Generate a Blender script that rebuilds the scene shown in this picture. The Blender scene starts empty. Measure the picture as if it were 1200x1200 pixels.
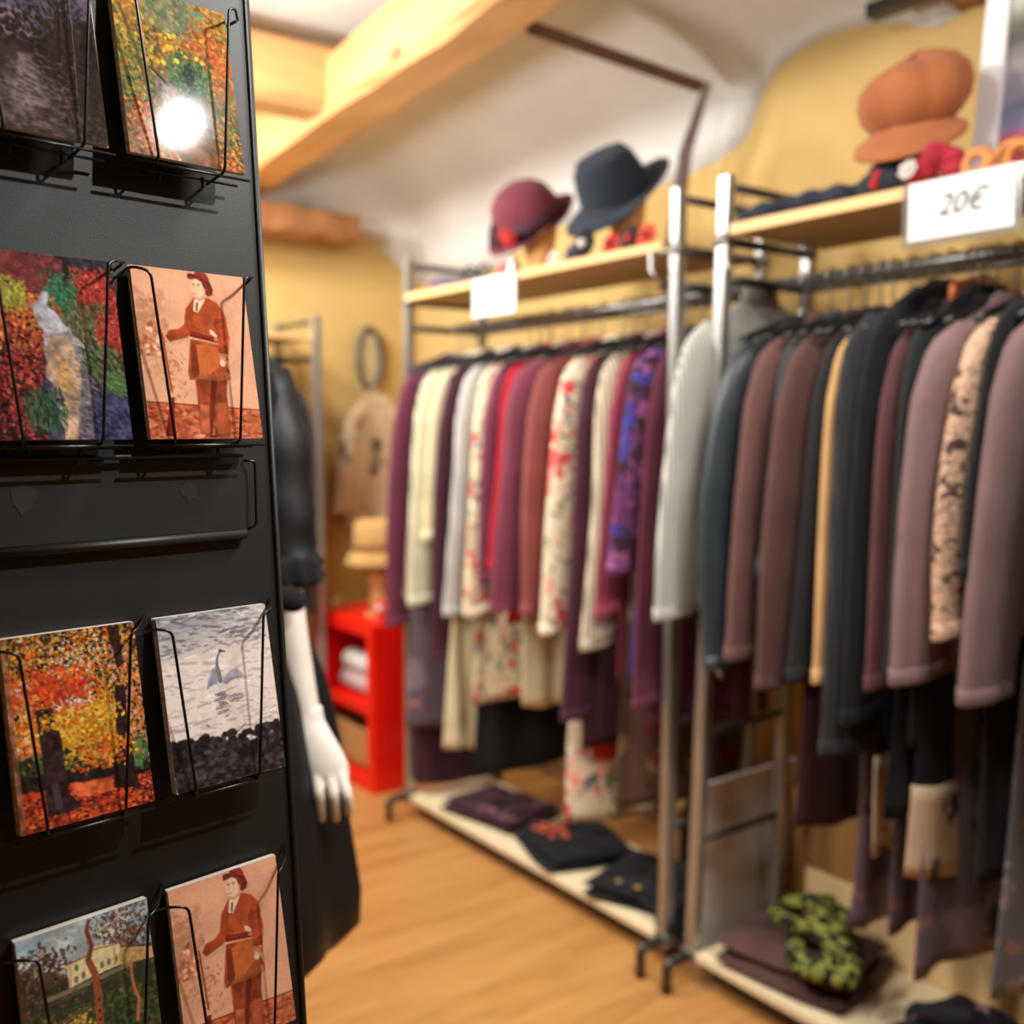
import bpy, bmesh, math, random
import numpy as np
from math import sin, cos, pi, radians, sqrt, atan2
from mathutils import Vector, Matrix

# ------------------------------------------------------------ camera, world, light, exposure
scene = bpy.context.scene
COL = scene.collection
RZ = radians(-53.75)                       # the shop's walls are turned against the camera
SX = Vector((cos(RZ), sin(RZ), 0)); SY = Vector((-sin(RZ), cos(RZ), 0))

def S(u, v, z=0.0):
    """shop coordinates: u away along the racks, v across towards the right wall"""
    p = SX * (-u) + SY * v
    return Vector((p.x, p.y, z))

cam_data = bpy.data.cameras.new('camera')
cam_data.sensor_width = 36; cam_data.sensor_height = 36; cam_data.sensor_fit = 'HORIZONTAL'
cam_data.lens = 36
cam_data.clip_start = 0.05
cam_data.dof.use_dof = True
cam_data.dof.focus_distance = 0.88
cam_data.dof.aperture_fstop = 3.1
cam = bpy.data.objects.new('camera', cam_data); COL.objects.link(cam)
cam.location = (0, 0, 1.35)
cam.rotation_euler = (radians(90 - 4.6), 0, 0)
scene.camera = cam

scene.view_settings.view_transform = 'Standard'
scene.view_settings.look = 'None'
scene.view_settings.gamma = 1.0
scene.view_settings.use_curve_mapping = False
scene.view_settings.exposure = 0.0

world = bpy.data.worlds.new('world'); scene.world = world
world.use_nodes = True
world.node_tree.nodes['Background'].inputs[0].default_value = (0.95, 0.97, 1.0, 1)
world.node_tree.nodes['Background'].inputs[1].default_value = 0.15

def lamp(name, loc, target, power, size, color=(1, 0.83, 0.62), spread=160):
    d = bpy.data.lights.new(name, 'AREA'); d.shape = 'DISK'; d.size = size
    d.energy = power; d.color = color; d.spread = radians(spread)
    o = bpy.data.objects.new(name, d); COL.objects.link(o)
    o.location = loc
    o.rotation_euler = (Vector(target) - Vector(loc)).to_track_quat('-Z', 'Y').to_euler()
    return o
WARM = (1, 0.985, 0.95)
lamp('spot_lamp', (0.70, 0.69, 2.33), (-0.25, 0.95, 1.45), 5.2, 0.028, (1, 0.98, 0.95), 110)
lamp('ceiling_and_fill_lamp', S(2.75, 0.65, 2.40), S(2.5, 1.8, 1.0), 23, 0.30, WARM)
lamp('ceiling_and_fill_lamp', S(1.95, -0.35, 2.45), S(1.6, 1.6, 0.7), 27, 0.35, WARM)  # added broad fill for the garment fronts, not a known fixture
lamp('ceiling_and_fill_lamp', S(1.15, 0.25, 2.42), S(1.3, 1.9, 0.4), 13, 0.30, WARM)
lamp('ceiling_and_fill_lamp', S(3.45, 0.9, 2.36), S(3.7, 1.9, 0.8), 21, 0.25, WARM)
lamp('ceiling_and_fill_lamp', S(0.30, 1.30, 2.40), S(1.0, 1.9, 0.1), 11, 0.30, WARM)
lamp('vault_fill', S(2.6, 0.5, 1.95), S(2.8, 1.6, 2.6), 13, 0.25, (0.97, 1, 1))  # unseen upward fill, added to brighten the far part of the vault
lamp('vault_fill', S(1.3, 1.0, 2.0), S(1.35, 1.15, 2.8), 4.5, 0.25, (0.97, 1, 1))  # second added fill, lifts the vault above the near rack
lamp('ceiling_and_fill_lamp', (0.55, 1.22, 2.36), (-0.3, 1.55, 0.9), 9, 0.2, WARM, 130)  # fill added to brighten the mannequin's arm and hand

# ------------------------------------------------------------ helpers
def lin(c):
    return tuple(((x / 255.0) / 12.92 if x / 255.0 <= 0.04045 else ((x / 255.0 + 0.055) / 1.055) ** 2.4) for x in c)

class N:
    """small node-graph writer"""
    def __init__(s, name):
        s.m = bpy.data.materials.new(name); s.m.use_nodes = True
        s.t = s.m.node_tree; s.b = s.t.nodes['Principled BSDF']
    def n(s, kind, **kw):
        x = s.t.nodes.new(kind)
        for k, v in kw.items():
            if k.startswith('i_'):
                key = k[2:]; key = int(key) if key.isdigit() else key
                x.inputs[key].default_value = v
            else: setattr(x, k, v)
        return x
    def l(s, a, b): s.t.links.new(a, b)
    def coords(s, scale=(1, 1, 1), rot=(0, 0, 0), loc=(0, 0, 0), src='Object'):
        tc = s.n('ShaderNodeTexCoord'); mp = s.n('ShaderNodeMapping')
        mp.inputs['Scale'].default_value = scale; mp.inputs['Rotation'].default_value = rot
        mp.inputs['Location'].default_value = loc
        s.l(tc.outputs[src], mp.inputs[0]); return mp.outputs[0]
    def noise(s, vec, scale, detail=3, rough=0.55, dist=0.0):
        x = s.n('ShaderNodeTexNoise'); x.inputs['Scale'].default_value = scale
        x.inputs['Detail'].default_value = detail; x.inputs['Roughness'].default_value = rough
        x.inputs['Distortion'].default_value = dist
        s.l(vec, x.inputs['Vector']); return x.outputs[0]
    def ramp(s, fac, stops, interp='LINEAR'):
        x = s.n('ShaderNodeValToRGB'); cr = x.color_ramp; cr.interpolation = interp
        while len(cr.elements) < len(stops): cr.elements.new(0.5)
        for e, (p, c) in zip(cr.elements, stops):
            e.position = p; e.color = (*lin(c), 1) if max(c) > 1 else (*c, 1)
        s.l(fac, x.inputs[0]); return x.outputs[0]
    def mix(s, fac, a, b, mode='MIX'):
        x = s.n('ShaderNodeMix', data_type='RGBA', blend_type=mode)
        for sock, v in ((x.inputs[0], fac), (x.inputs[6], a), (x.inputs[7], b)):
            if hasattr(v, 'links'): s.l(v, sock)
            elif isinstance(v, (int, float)): sock.default_value = v
            else: sock.default_value = (*lin(v), 1)
        return x.outputs[2]
    def bump(s, h, strength=0.3, dist=0.002):
        x = s.n('ShaderNodeBump'); x.inputs['Strength'].default_value = strength
        x.inputs['Distance'].default_value = dist
        s.l(h, x.inputs['Height']); s.l(x.outputs[0], s.b.inputs['Normal'])
    def out(s, color=None, rough=0.6, metal=0.0, spec=0.5, sheen=0.0):
        if color is not None:
            if hasattr(color, 'links'): s.l(color, s.b.inputs['Base Color'])
            else: s.b.inputs['Base Color'].default_value = (*lin(color), 1)
        s.b.inputs['Roughness'].default_value = rough
        s.b.inputs['Metallic'].default_value = metal
        s.b.inputs['Specular IOR Level'].default_value = spec
        if sheen: s.b.inputs['Sheen Weight'].default_value = sheen
        return s.m

MATS = {}
def plain(name, color, rough=0.5, metal=0.0, spec=0.5, var=0.12, scale=30):
    if name in MATS: return MATS[name]
    g = N(name); v = g.coords()
    dark = tuple(max(2, c * (1 - var)) for c in color)
    c = g.ramp(g.noise(v, scale), [(0.3, dark), (0.7, color)])
    MATS[name] = g.out(c, rough, metal, spec); return MATS[name]

def fabric(name, color, rib=0, rough=0.9, var=0.16, sheen=0.08, spec=0.2):
    """woven or knitted cloth; rib = vertical ribs per metre across the garment"""
    if name in MATS: return MATS[name]
    g = N(name); v = g.coords()
    n1 = g.noise(v, 9, 3); n2 = g.noise(v, 260, 2)
    dark = tuple(max(2, c * (1 - var)) for c in color)
    c = g.ramp(n1, [(0.3, dark), (0.72, color)])
    c = g.mix(0.18, c, g.ramp(n2, [(0.3, tuple(x * 0.6 for x in color)), (0.7, tuple(min(255, x * 1.2) for x in color))]))
    if rib:
        w = g.n('ShaderNodeTexWave', wave_type='BANDS', bands_direction='Y')
        w.inputs['Scale'].default_value = rib; w.inputs['Distortion'].default_value = 0.6
        g.l(v, w.inputs['Vector'])
        c = g.mix(g.ramp(w.outputs[1], [(0.2, (0.0, 0.0, 0.0)), (0.7, (1.0, 1.0, 1.0))]), tuple(x * 0.66 for x in color), c)
        g.bump(w.outputs[1], 0.7, 0.003)
    else:
        g.bump(n2, 0.3, 0.002)
    MATS[name] = g.out(c, rough, 0, spec, sheen); return MATS[name]

def printed(name, ground, blobs, scale=9.0, stretch=(1, 1, 1), seed=0.0, rough=0.8, dist=1.2):
    """patterned cloth: ground colour and (threshold, colour, scale) layers of scattered motifs"""
    if name in MATS: return MATS[name]
    g = N(name)
    c = ground
    for i, (th, colr, sc) in enumerate(blobs):
        v = g.coords(stretch, (0.3 * i, 0.2, 0.5 * i), (seed + 3.1 * i, 1.7 * i, seed))
        nz = g.n('ShaderNodeTexNoise'); nz.inputs['Scale'].default_value = sc * 1.7; g.l(v, nz.inputs['Vector'])
        add = g.n('ShaderNodeMix', data_type='VECTOR'); add.inputs[0].default_value = 0.10 * dist
        g.l(v, add.inputs[4]); g.l(nz.outputs[1], add.inputs[5])
        vo = g.n('ShaderNodeTexVoronoi'); vo.inputs['Scale'].default_value = sc
        g.l(add.outputs[1], vo.inputs['Vector'])
        mask = g.ramp(vo.outputs[0], [(max(0, th - 0.06), (1.0, 1.0, 1.0)), (th + 0.03, (0.0, 0.0, 0.0))])
        c = g.mix(mask, c, colr)
    MATS[name] = g.out(c, rough, 0, 0.2, 0.05); return MATS[name]

def wood(name, c1, c2, c3=None, scale=6.0, stretch=(0.12, 1, 1), rough=0.55, knots=True, bump=0.15):
    if name in MATS: return MATS[name]
    g = N(name); v = g.coords(stretch)
    n1 = g.noise(v, scale, 5, 0.6, 1.4); n2 = g.noise(v, scale * 8, 3, 0.6)
    c = g.ramp(n1, [(0.25, c1), (0.6, c2), (0.85, c3 or c2)])
    c = g.mix(0.25, c, g.ramp(n2, [(0.3, c1), (0.7, c2)]))
    if knots:
        kv = g.coords((0.5, 1, 1)); vo = g.n('ShaderNodeTexVoronoi'); vo.inputs['Scale'].default_value = 3.2
        g.l(kv, vo.inputs['Vector'])
        c = g.mix(g.ramp(vo.outputs[0], [(0.03, (1.0, 1.0, 1.0)), (0.10, (0.0, 0.0, 0.0))]), c, tuple(x * 0.5 for x in c1))
    g.bump(n1, bump, 0.004)
    MATS[name] = g.out(c, rough, 0, 0.4); return MATS[name]

def link_mesh(name, bm, mat, parent=None, smooth=False, kind=None, mw=None):
    bmesh.ops.recalc_face_normals(bm, faces=bm.faces[:])
    me = bpy.data.meshes.new(name); bm.to_mesh(me); bm.free()
    if smooth:
        for p in me.polygons: p.use_smooth = True
    me.materials.append(mat)
    o = bpy.data.objects.new(name, me); COL.objects.link(o)
    if parent is not None: o.parent = parent
    if mw is not None: o.matrix_local = mw
    if kind: o['kind'] = kind
    return o

def box(bm, c, s, m=None, bevel=0.0):
    """box by centre and size; m is an optional matrix"""
    mt = Matrix.Translation(c) @ Matrix.Diagonal((*s, 1))
    if m is not None: mt = m @ mt
    r = bmesh.ops.create_cube(bm, size=1.0, matrix=mt)
    if bevel:
        es = list({e for v in r['verts'] for e in v.link_edges})
        bmesh.ops.bevel(bm, geom=es, offset=bevel, segments=2, affect='EDGES', profile=0.5)
    return bm

def tube(bm, pts, r, n=10, closed_ends=True, radii=None, flat=None):
    """tube along a polyline; radii per point optional; flat = (axis vector, factor) squashes it"""
    pts = [Vector(p) for p in pts]; rings = []
    up = Vector((0, 0, 1))
    prev = None
    for i, p in enumerate(pts):
        t = (pts[min(i + 1, len(pts) - 1)] - pts[max(i - 1, 0)]).normalized()
        if prev is None:
            a = t.cross(up)
            if a.length < 1e-3: a = t.cross(Vector((1, 0, 0)))
            a.normalize()
        else:
            a = (prev - t * prev.dot(t)).normalized()
        prev = a; b = t.cross(a)
        rr = radii[i] if radii else r
        rr = (rr, rr) if not isinstance(rr, tuple) else rr
        ring = [bm.verts.new(p + a * cos(2 * pi * k / n) * rr[0] + b * sin(2 * pi * k / n) * rr[1]) for k in range(n)]
        rings.append(ring)
    for q in range(len(rings) - 1):
        for k in range(n):
            bm.faces.new((rings[q][k], rings[q][(k + 1) % n], rings[q + 1][(k + 1) % n], rings[q + 1][k]))
    if closed_ends:
        bm.faces.new(rings[0]); bm.faces.new(list(reversed(rings[-1])))
    return bm

def round_path(pts, r, seg=4):
    """polyline with rounded corners"""
    pts = [Vector(p) for p in pts]; out = [pts[0]]
    for i in range(1, len(pts) - 1):
        a, b, c = pts[i - 1], pts[i], pts[i + 1]
        d1 = (a - b); d2 = (c - b); rr = min(r, d1.length * 0.45, d2.length * 0.45)
        p1 = b + d1.normalized() * rr; p2 = b + d2.normalized() * rr
        for k in range(seg + 1):
            t = k / seg
            out.append(p1 * (1 - t) ** 2 + b * 2 * t * (1 - t) + p2 * t * t)
    out.append(pts[-1]); return out

def loft(bm, rings, cap=True, closed=True):
    """rings: lists of points, all the same length"""
    R = [[bm.verts.new(p) for p in ring] for ring in rings]
    n = len(R[0])
    for q in range(len(R) - 1):
        for k in range(n if closed else n - 1):
            bm.faces.new((R[q][k], R[q][(k + 1) % n], R[q + 1][(k + 1) % n], R[q + 1][k]))
    if cap:
        bm.faces.new(R[0]); bm.faces.new(list(reversed(R[-1])))
    return R

def lathe(bm, prof, c=(0, 0, 0), n=28, sx=1.0, sy=1.0):
    rings = [[Vector((c[0] + r * cos(2 * pi * k / n) * sx, c[1] + r * sin(2 * pi * k / n) * sy, c[2] + z)) for k in range(n)] for r, z in prof]
    return loft(bm, rings)

def empty(name, loc=(0, 0, 0), rz=RZ, label=None, cat=None, group=None):
    o = bpy.data.objects.new(name, None); COL.objects.link(o)
    o.empty_display_size = 0.05
    o.location = loc; o.rotation_euler = (0, 0, rz)
    if label: tag(o, label, cat, group)
    return o

def tag(o, label, cat, group=None):
    o['label'] = label; o['category'] = cat
    if group: o['group'] = group
    return o

def copy_tree(o, parent=None):
    c = o.copy(); COL.objects.link(c)
    if parent is not None: c.parent = parent
    for ch in [x for x in bpy.data.objects if x.parent == o]:
        copy_tree(ch, c)
    return c

def eval_mesh(o):
    dg = bpy.context.evaluated_depsgraph_get()
    dg.update()
    return bpy.data.meshes.new_from_object(o.evaluated_get(dg))

# ------------------------------------------------------------ the room
HC = 2.58                                   # ceiling height over the vault
U1, V1 = 4.05, 2.45                         # far wall and right wall
U0, V0 = -1.3, -1.6                         # walls behind the camera

def plaster(name, c1, c2, bump=0.4):
    g = N(name); v = g.coords()
    n1 = g.noise(v, 2.2, 4); n2 = g.noise(v, 26, 4)
    c = g.ramp(n1, [(0.3, c1), (0.7, c2)])
    g.bump(n2, bump, 0.01)
    return g.out(c, 0.9, 0, 0.2)
YELLOW = plaster('yellow_plaster', (196, 162, 100), (210, 178, 116))
WHITE = plaster('white_plaster', (216, 212, 206), (230, 227, 221), 0.5)

BACKW = plaster('ochre_plaster', (120, 92, 60), (140, 108, 70))

def floor_mat():
    g = N('oak_laminate')
    v = g.coords((1, 1, 1), (0, 0, radians(90)))
    br = g.n('ShaderNodeTexBrick'); br.offset = 0.37; br.inputs['Scale'].default_value = 1.0
    br.inputs['Brick Width'].default_value = 1.2; br.inputs['Row Height'].default_value = 0.13
    br.inputs['Mortar Size'].default_value = 0.0015; br.inputs['Mortar Smooth'].default_value = 0.2
    br.inputs['Color1'].default_value = (*lin((176, 120, 64)), 1)
    br.inputs['Color2'].default_value = (*lin((194, 140, 80)), 1)
    br.inputs['Mortar'].default_value = (*lin((120, 76, 40)), 1)
    g.l(v, br.inputs['Vector'])
    v2 = g.coords((9, 0.9, 1)); n = g.noise(v2, 2.0, 5, 0.6, 0.8)
    c = g.mix(0.55, br.outputs[0], g.ramp(n, [(0.3, (150, 96, 48)), (0.5, (186, 132, 74)), (0.75, (204, 154, 96))]))
    g.bump(n, 0.05, 0.002)
    return g.out(c, 0.32, 0, 0.45)

def shop_mesh(name, bm, mat, smooth=False):
    """structure in shop-aligned axes: local x = -u, local y = v"""
    o = link_mesh(name, bm, mat, smooth=smooth, kind='structure')
    o.rotation_euler = (0, 0, RZ)
    return o
def sbox(bm, u0, u1, v0, v1, z0, z1):
    return box(bm, (-(u0 + u1) / 2, (v0 + v1) / 2, (z0 + z1) / 2), (abs(u1 - u0), abs(v1 - v0), abs(z1 - z0)))

bm = bmesh.new(); sbox(bm, U0, U1, V0, V1, -0.05, 0); shop_mesh('floor', bm, floor_mat())
bm = bmesh.new(); sbox(bm, U0, U1 + .1, V1, V1 + .1, 0, 2.75); shop_mesh('wall_right', bm, YELLOW)
bm = bmesh.new(); sbox(bm, U1, U1 + .1, V0, V1, 0, 2.75); shop_mesh('wall_far', bm, YELLOW)
bm = bmesh.new(); sbox(bm, U0, U1 + .1, V0 - .1, V0, 0, 2.75); shop_mesh('wall_left', bm, BACKW)
bm = bmesh.new(); sbox(bm, U0 - .1, U0, V0 - .1, V1 + .1, 0, 2.75); shop_mesh('wall_back', bm, BACKW)

# white vault: ceiling height field that comes down to the lunette arches on both walls
BR = [(4.05, 2.02), (3.7, 1.97), (3.45, 2.01), (3.16, 2.09), (2.83, 2.13), (2.51, 2.15), (2.26, 2.18), (2.15, 2.22), (2.11, 2.28), (2.08, 2.345),
      (2.03, 2.40), (1.94, 2.435), (1.83, 2.445), (1.72, 2.435), (1.62, 2.40), (1.54, 2.36), (1.5, 2.36), (1.4, 2.40), (1.2, 2.44), (0.8, 2.45), (-1.3, 2.45)]
BF = [(-1.6, 2.3), (1.3, 2.26), (1.7, 2.25), (1.9, 2.27), (2.04, 2.235), (2.2, 2.175), (2.34, 2.08), (2.45, 2.01)]
def interp(tab, x):
    tab = sorted(tab)
    if x <= tab[0][0]: return tab[0][1]
    for (a, fa), (b, fb) in zip(tab, tab[1:]):
        if x <= b: return fa + (fb - fa) * (x - a) / (b - a)
    return tab[-1][1]
def vz(u, v):
    def g(t, R):
        t = max(0.0, min(1.0, t / R)); return 1 - sqrt(max(0.0, 1 - (1 - t) ** 2))
    zr = HC - (HC - interp(BR, u)) * g(V1 - v, 0.85)
    zf = HC - (HC - interp(BF, v)) * g(U1 - u, 0.8)
    h = 0.06; m = max(0.0, 1 - abs(zr - zf) / h)
    return min(zr, zf) - 0.25 * h * m * m
bm = bmesh.new()
us = sorted(set([U0 + (U1 - U0) * i / 110 for i in range(111)] + [2.0 + .02 * i for i in range(16)]))
vs = [1.66 + (V1 - 1.66) * (j / 40) for j in range(41)]
G = [[bm.verts.new((-u, v, vz(u, v) + 0.006 * sin(7 * u + 3 * v) * sin(5 * v))) for v in vs] for u in us]
for i in range(len(us) - 1):
    for j in range(len(vs) - 1):
        bm.faces.new((G[i][j], G[i + 1][j], G[i + 1][j + 1], G[i][j + 1]))
ceil_v = shop_mesh('ceiling_vault', bm, WHITE, True)
md = ceil_v.modifiers.new('solid', 'SOLIDIFY'); md.thickness = 0.03; md.offset = 1
bm = bmesh.new(); sbox(bm, U0, U1, V0, 1.70, 2.62, 2.70); shop_mesh('ceiling', bm, WHITE)

BEAM = wood('golden_beam_wood', (190, 138, 84), (220, 172, 114), (232, 192, 138), 5, (0.25, 1, 1), 0.6, True, 0.6)
BEAMD = wood('brown_beam_wood', (128, 82, 48), (156, 104, 62), (172, 120, 74), 5, (0.25, 1, 1), 0.6, True, 0.6)

def beam(name, a, b, w, h, mat, label, seed=1, nseg=24):
    """hewn beam between two points (top centre line), slightly uneven"""
    a, b = Vector(a), Vector(b); d = (b - a); L = d.length; rnd = random.Random(seed)
    rings = []
    for i in range(nseg + 1):
        x = -L / 2 + L * i / nseg
        j = [rnd.uniform(-0.008, 0.008) for _ in range(8)]
        hw = w / 2; c = 0.022
        pr = [(-hw, -c), (-hw, -h + c), (-hw + c, -h), (hw - c, -h), (hw, -h + c), (hw, -c), (hw - c, 0), (-hw + c, 0)]
        rings.append([Vector((x, p[0] + j[k], p[1] + j[(k + 3) % 8])) for k, p in enumerate(pr)])
    bm = bmesh.new(); loft(bm, rings)
    o = link_mesh(name, bm, mat, smooth=False)
    q = d.to_track_quat('X', 'Z'); o.rotation_euler = q.to_euler(); o.location = (a + b) / 2
    o['kind'] = 'structure'
    return o
# main beam runs with the racks; cross beams meet it from the left
beam('trim_1', S(4.04, 1.60, 2.485), S(-0.5, 1.50, 2.70), 0.19, 0.20, BEAM, '')
beam('trim_2', S(3.10, 1.52, 2.55), S(3.10, -1.55, 2.60), 0.17, 0.20, BEAM, '', 2)
beam('trim_3', S(2.32, 1.52, 2.60), S(2.32, -1.55, 2.64), 0.17, 0.12, BEAMD, '', 3)
beam('trim_4', S(3.93, 2.04, 2.235), S(3.93, 0.2, 2.235), 0.20, 0.12, BEAMD, '', 4)
beam('trim_5', S(1.46, 2.43, 2.47), S(0.2, 2.43, 2.47), 0.14, 0.09, BEAMD, '', 5)
bm = bmesh.new(); box(bm, (-3.55, 1.0, 2.59), (0.72, 1.0, 0.02)); box(bm, (-1.6, 1.0, 2.60), (1.2, 1.0, 0.02))
shop_mesh('trim_6', bm, BEAMD)                     # boards between the beams

# baseboards
WB = plain('baseboard_paint', (150, 120, 80), 0.5)
bm = bmesh.new(); sbox(bm, U0, U1, V1 - .015, V1, 0, .07); shop_mesh('baseboard_right', bm, WB)
bm = bmesh.new(); sbox(bm, U1 - .015, U1, V0, V1, 0, .07); shop_mesh('baseboard_far', bm, WB)

# batten with a track along the vault, and its slanting drop
BAT = plain('mauve_batten_paint', (128, 106, 104), 0.6)
BATD = wood('dark_batten_wood', (84, 56, 42), (112, 78, 60), None, 8, (0.3, 1, 1), 0.6, False)
t = empty('ceiling_batten', S(2.18, 1.95, 2.39), RZ, 'brown batten under the vault with a mauve strip slanting down behind the racks', 'batten')
bm = bmesh.new(); tube(bm, [(-.07, -.24, .03), (.03, .30, -.045)], .02, 4, radii=[(.032, .02)] * 2); link_mesh('crossbar', bm, BATD, t)
bm = bmesh.new(); tube(bm, [(.055, .31, -.04), (-.03, .31, -.22), (-.10, .31, -.62)], .03, 4, radii=[(.016, .012), (.026, .016), (.036, .016)]); link_mesh('drop_strip', bm, BAT, t)
bm = bmesh.new(); sbox(bm, 1.43, 1.63, 2.30, 2.345, 2.385, 2.42)
o = link_mesh('lighting_track', bm, plain('dark_metal', (52, 46, 44), 0.4, 0.3)); o.rotation_euler = (0, 0, RZ)
tag(o, 'dark metal lighting track on the ceiling above the brown newsboy cap', 'track')

# ------------------------------------------------------------ postcard pictures, painted point by point
PW, PH = 124, 176                           # grid of a postcard face
SSX, SSY = PW * 2, PH * 2
YY, XX = np.mgrid[0:SSY, 0:SSX].astype(np.float64)
XX = (XX + .5) / SSX; YY = (YY + .5) / SSY

def vnoise(sc, seed, octv=4, sx=1.0, sy=1.0):
    rs = np.random.RandomState(seed); out = np.zeros_like(XX); amp = 1; tot = 0
    for o in range(octv):
        g = rs.rand(64, 64); fx = XX * sc * sx * 2 ** o; fy = YY * sc * sy * 1.41 * 2 ** o
        ix = np.floor(fx).astype(int); iy = np.floor(fy).astype(int); tx = fx - ix; ty = fy - iy
        tx = tx * tx * (3 - 2 * tx); ty = ty * ty * (3 - 2 * ty)
        a = g[iy % 64, ix % 64]; b = g[iy % 64, (ix + 1) % 64]; c = g[(iy + 1) % 64, ix % 64]; d = g[(iy + 1) % 64, (ix + 1) % 64]
        out += amp * ((a * (1 - tx) + b * tx) * (1 - ty) + (c * (1 - tx) + d * tx) * ty); tot += amp; amp *= .55
    return out / tot

class Pic:
    def __init__(s, quad, base):
        s.q = quad; s.im = np.zeros((SSY, SSX, 3)) + np.array(base) / 255.
    def uv(s, x, y):
        """a point read off the tilted card back to its flat coordinates"""
        (x0, y0), (x1, y1), (x2, y2), (x3, y3) = s.q; u = v = .5
        for _ in range(12):
            L = (x0 + (x3 - x0) * v, y0 + (y3 - y0) * v); R = (x1 + (x2 - x1) * v, y1 + (y2 - y1) * v)
            u = (x - L[0]) / (R[0] - L[0])
            T = (x0 + (x1 - x0) * u, y0 + (y1 - y0) * u); B = (x3 + (x2 - x3) * u, y3 + (y2 - y3) * u)
            v = (y - T[1]) / (B[1] - T[1])
        return u, v
    def put(s, m, c, noise=0, seed=0, nsc=40):
        c = np.array(c) / 255.
        if noise:
            k = 1 + noise * (vnoise(nsc, seed, 2) - .5) * 2
            c = c[None, None, :] * k[..., None]
        s.im = s.im * (1 - m[..., None]) + c * m[..., None]
    def poly(s, pts, c, noise=0, seed=0, nsc=40, alpha=1, soft=0, wob=0):
        P = [s.uv(*p) for p in pts]
        X, Y = XX, YY
        if wob:
            X = XX + wob * (vnoise(18, seed + 5, 2) - .5); Y = YY + wob * (vnoise(18, seed + 9, 2) - .5)
        ins = np.zeros(XX.shape, bool)
        for (ax, ay), (bx, by) in zip(P, P[1:] + P[:1]):
            if ay == by: continue
            c1 = (ay > Y) != (by > Y)
            ins ^= c1 & (X < (bx - ax) * (Y - ay) / (by - ay) + ax)
        m = ins.astype(float)
        for _ in range(soft):
            m = (m + np.roll(m, 1, 0) + np.roll(m, -1, 0) + np.roll(m, 1, 1) + np.roll(m, -1, 1)) / 5
        s.put(m * alpha, c, noise, seed, nsc); return m
    def ell(s, x, y, rx, ry, c, rot=0, soft=.15, alpha=1, noise=0, seed=0):
        u, v = s.uv(x, y); sc = abs(s.q[1][0] - s.q[0][0]); rx /= sc; ry /= sc
        dx = XX - u; dy = (YY - v) * 1.41
        a = dx * cos(rot) + dy * sin(rot); b = -dx * sin(rot) + dy * cos(rot)
        d = np.sqrt((a / rx) ** 2 + (b / ry) ** 2)
        s.put(np.clip((1 - d) / soft, 0, 1) * alpha, c, noise, seed)
    def line(s, pts, w, c, alpha=1, w2=None):
        sc = abs(s.q[1][0] - s.q[0][0]); P = [s.uv(*p) for p in pts]; n = len(P) - 1
        m = np.zeros_like(XX)
        for i, ((ax, ay), (bx, by)) in enumerate(zip(P, P[1:])):
            ay *= 1.41; by *= 1.41
            px = XX - ax; py = YY * 1.41 - ay; dx = bx - ax; dy = by - ay
            t = np.clip((px * dx + py * dy) / (dx * dx + dy * dy + 1e-9), 0, 1)
            ww = w if w2 is None else w + (w2 - w) * (i + t) / n
            d = np.hypot(px - t * dx, py - t * dy) * sc
            m = np.maximum(m, np.clip(ww / 2 - d + .5 * sc / SSX, 0, sc / SSX) / (sc / SSX))
        s.put(m * alpha, c)
    def leaves(s, n, boxr, size, cols, seed, el=1.8, alpha=.9, rot=None, mask=None):
        """boxr = flat-coordinate rectangle u0,v0,u1,v1"""
        rs = random.Random(seed)
        for _ in range(n):
            w_, h_ = boxr[2] - boxr[0], boxr[3] - boxr[1]
            u = rs.uniform(boxr[0], boxr[2]) if w_ > .85 else (boxr[0] + boxr[2]) / 2 + w_ / 2 * rs.triangular(-1.5, 1.5, 0)
            v = rs.uniform(boxr[1], boxr[3]) if h_ > .85 or w_ > .85 else (boxr[1] + boxr[3]) / 2 + h_ / 2 * rs.triangular(-1.5, 1.5, 0)
            if mask is not None and not mask(u, v): continue
            r = size * rs.uniform(.5, 1.4); a = rs.uniform(0, pi) if rot is None else rot + rs.uniform(-.3, .3)
            e = rs.uniform(1, el); c = np.array(rs.choice(cols)) / 255. * rs.uniform(.75, 1.15)
            x0 = max(0, int((u - r * e) * SSX)); x1 = min(SSX, int((u + r * e) * SSX) + 2)
            y0 = max(0, int((v - r * e / 1.41) * SSY)); y1 = min(SSY, int((v + r * e / 1.41) * SSY) + 2)
            if x0 >= x1 or y0 >= y1: continue
            dx = XX[y0:y1, x0:x1] - u; dy = (YY[y0:y1, x0:x1] - v) * 1.41
            p = dx * cos(a) + dy * sin(a); q = -dx * sin(a) + dy * cos(a)
            m = (np.clip(1.3 - np.sqrt((p / (r * e)) ** 2 + (q / r) ** 2), 0, .3) / .3 * alpha)[..., None]
            s.im[y0:y1, x0:x1] = s.im[y0:y1, x0:x1] * (1 - m) + c * m
    def tex(s, amp, sc, seed, sx=1., sy=1.):
        s.im *= (1 + amp * 2 * (vnoise(sc, seed, 3, sx, sy) - .5))[..., None]
    def done(s):
        im = np.clip(s.im, 0, 1).reshape(PH, 2, PW, 2, 3).mean((1, 3))
        return np.where(im <= .04045, im / 12.92, ((im + .055) / 1.055) ** 2.4)

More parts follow.
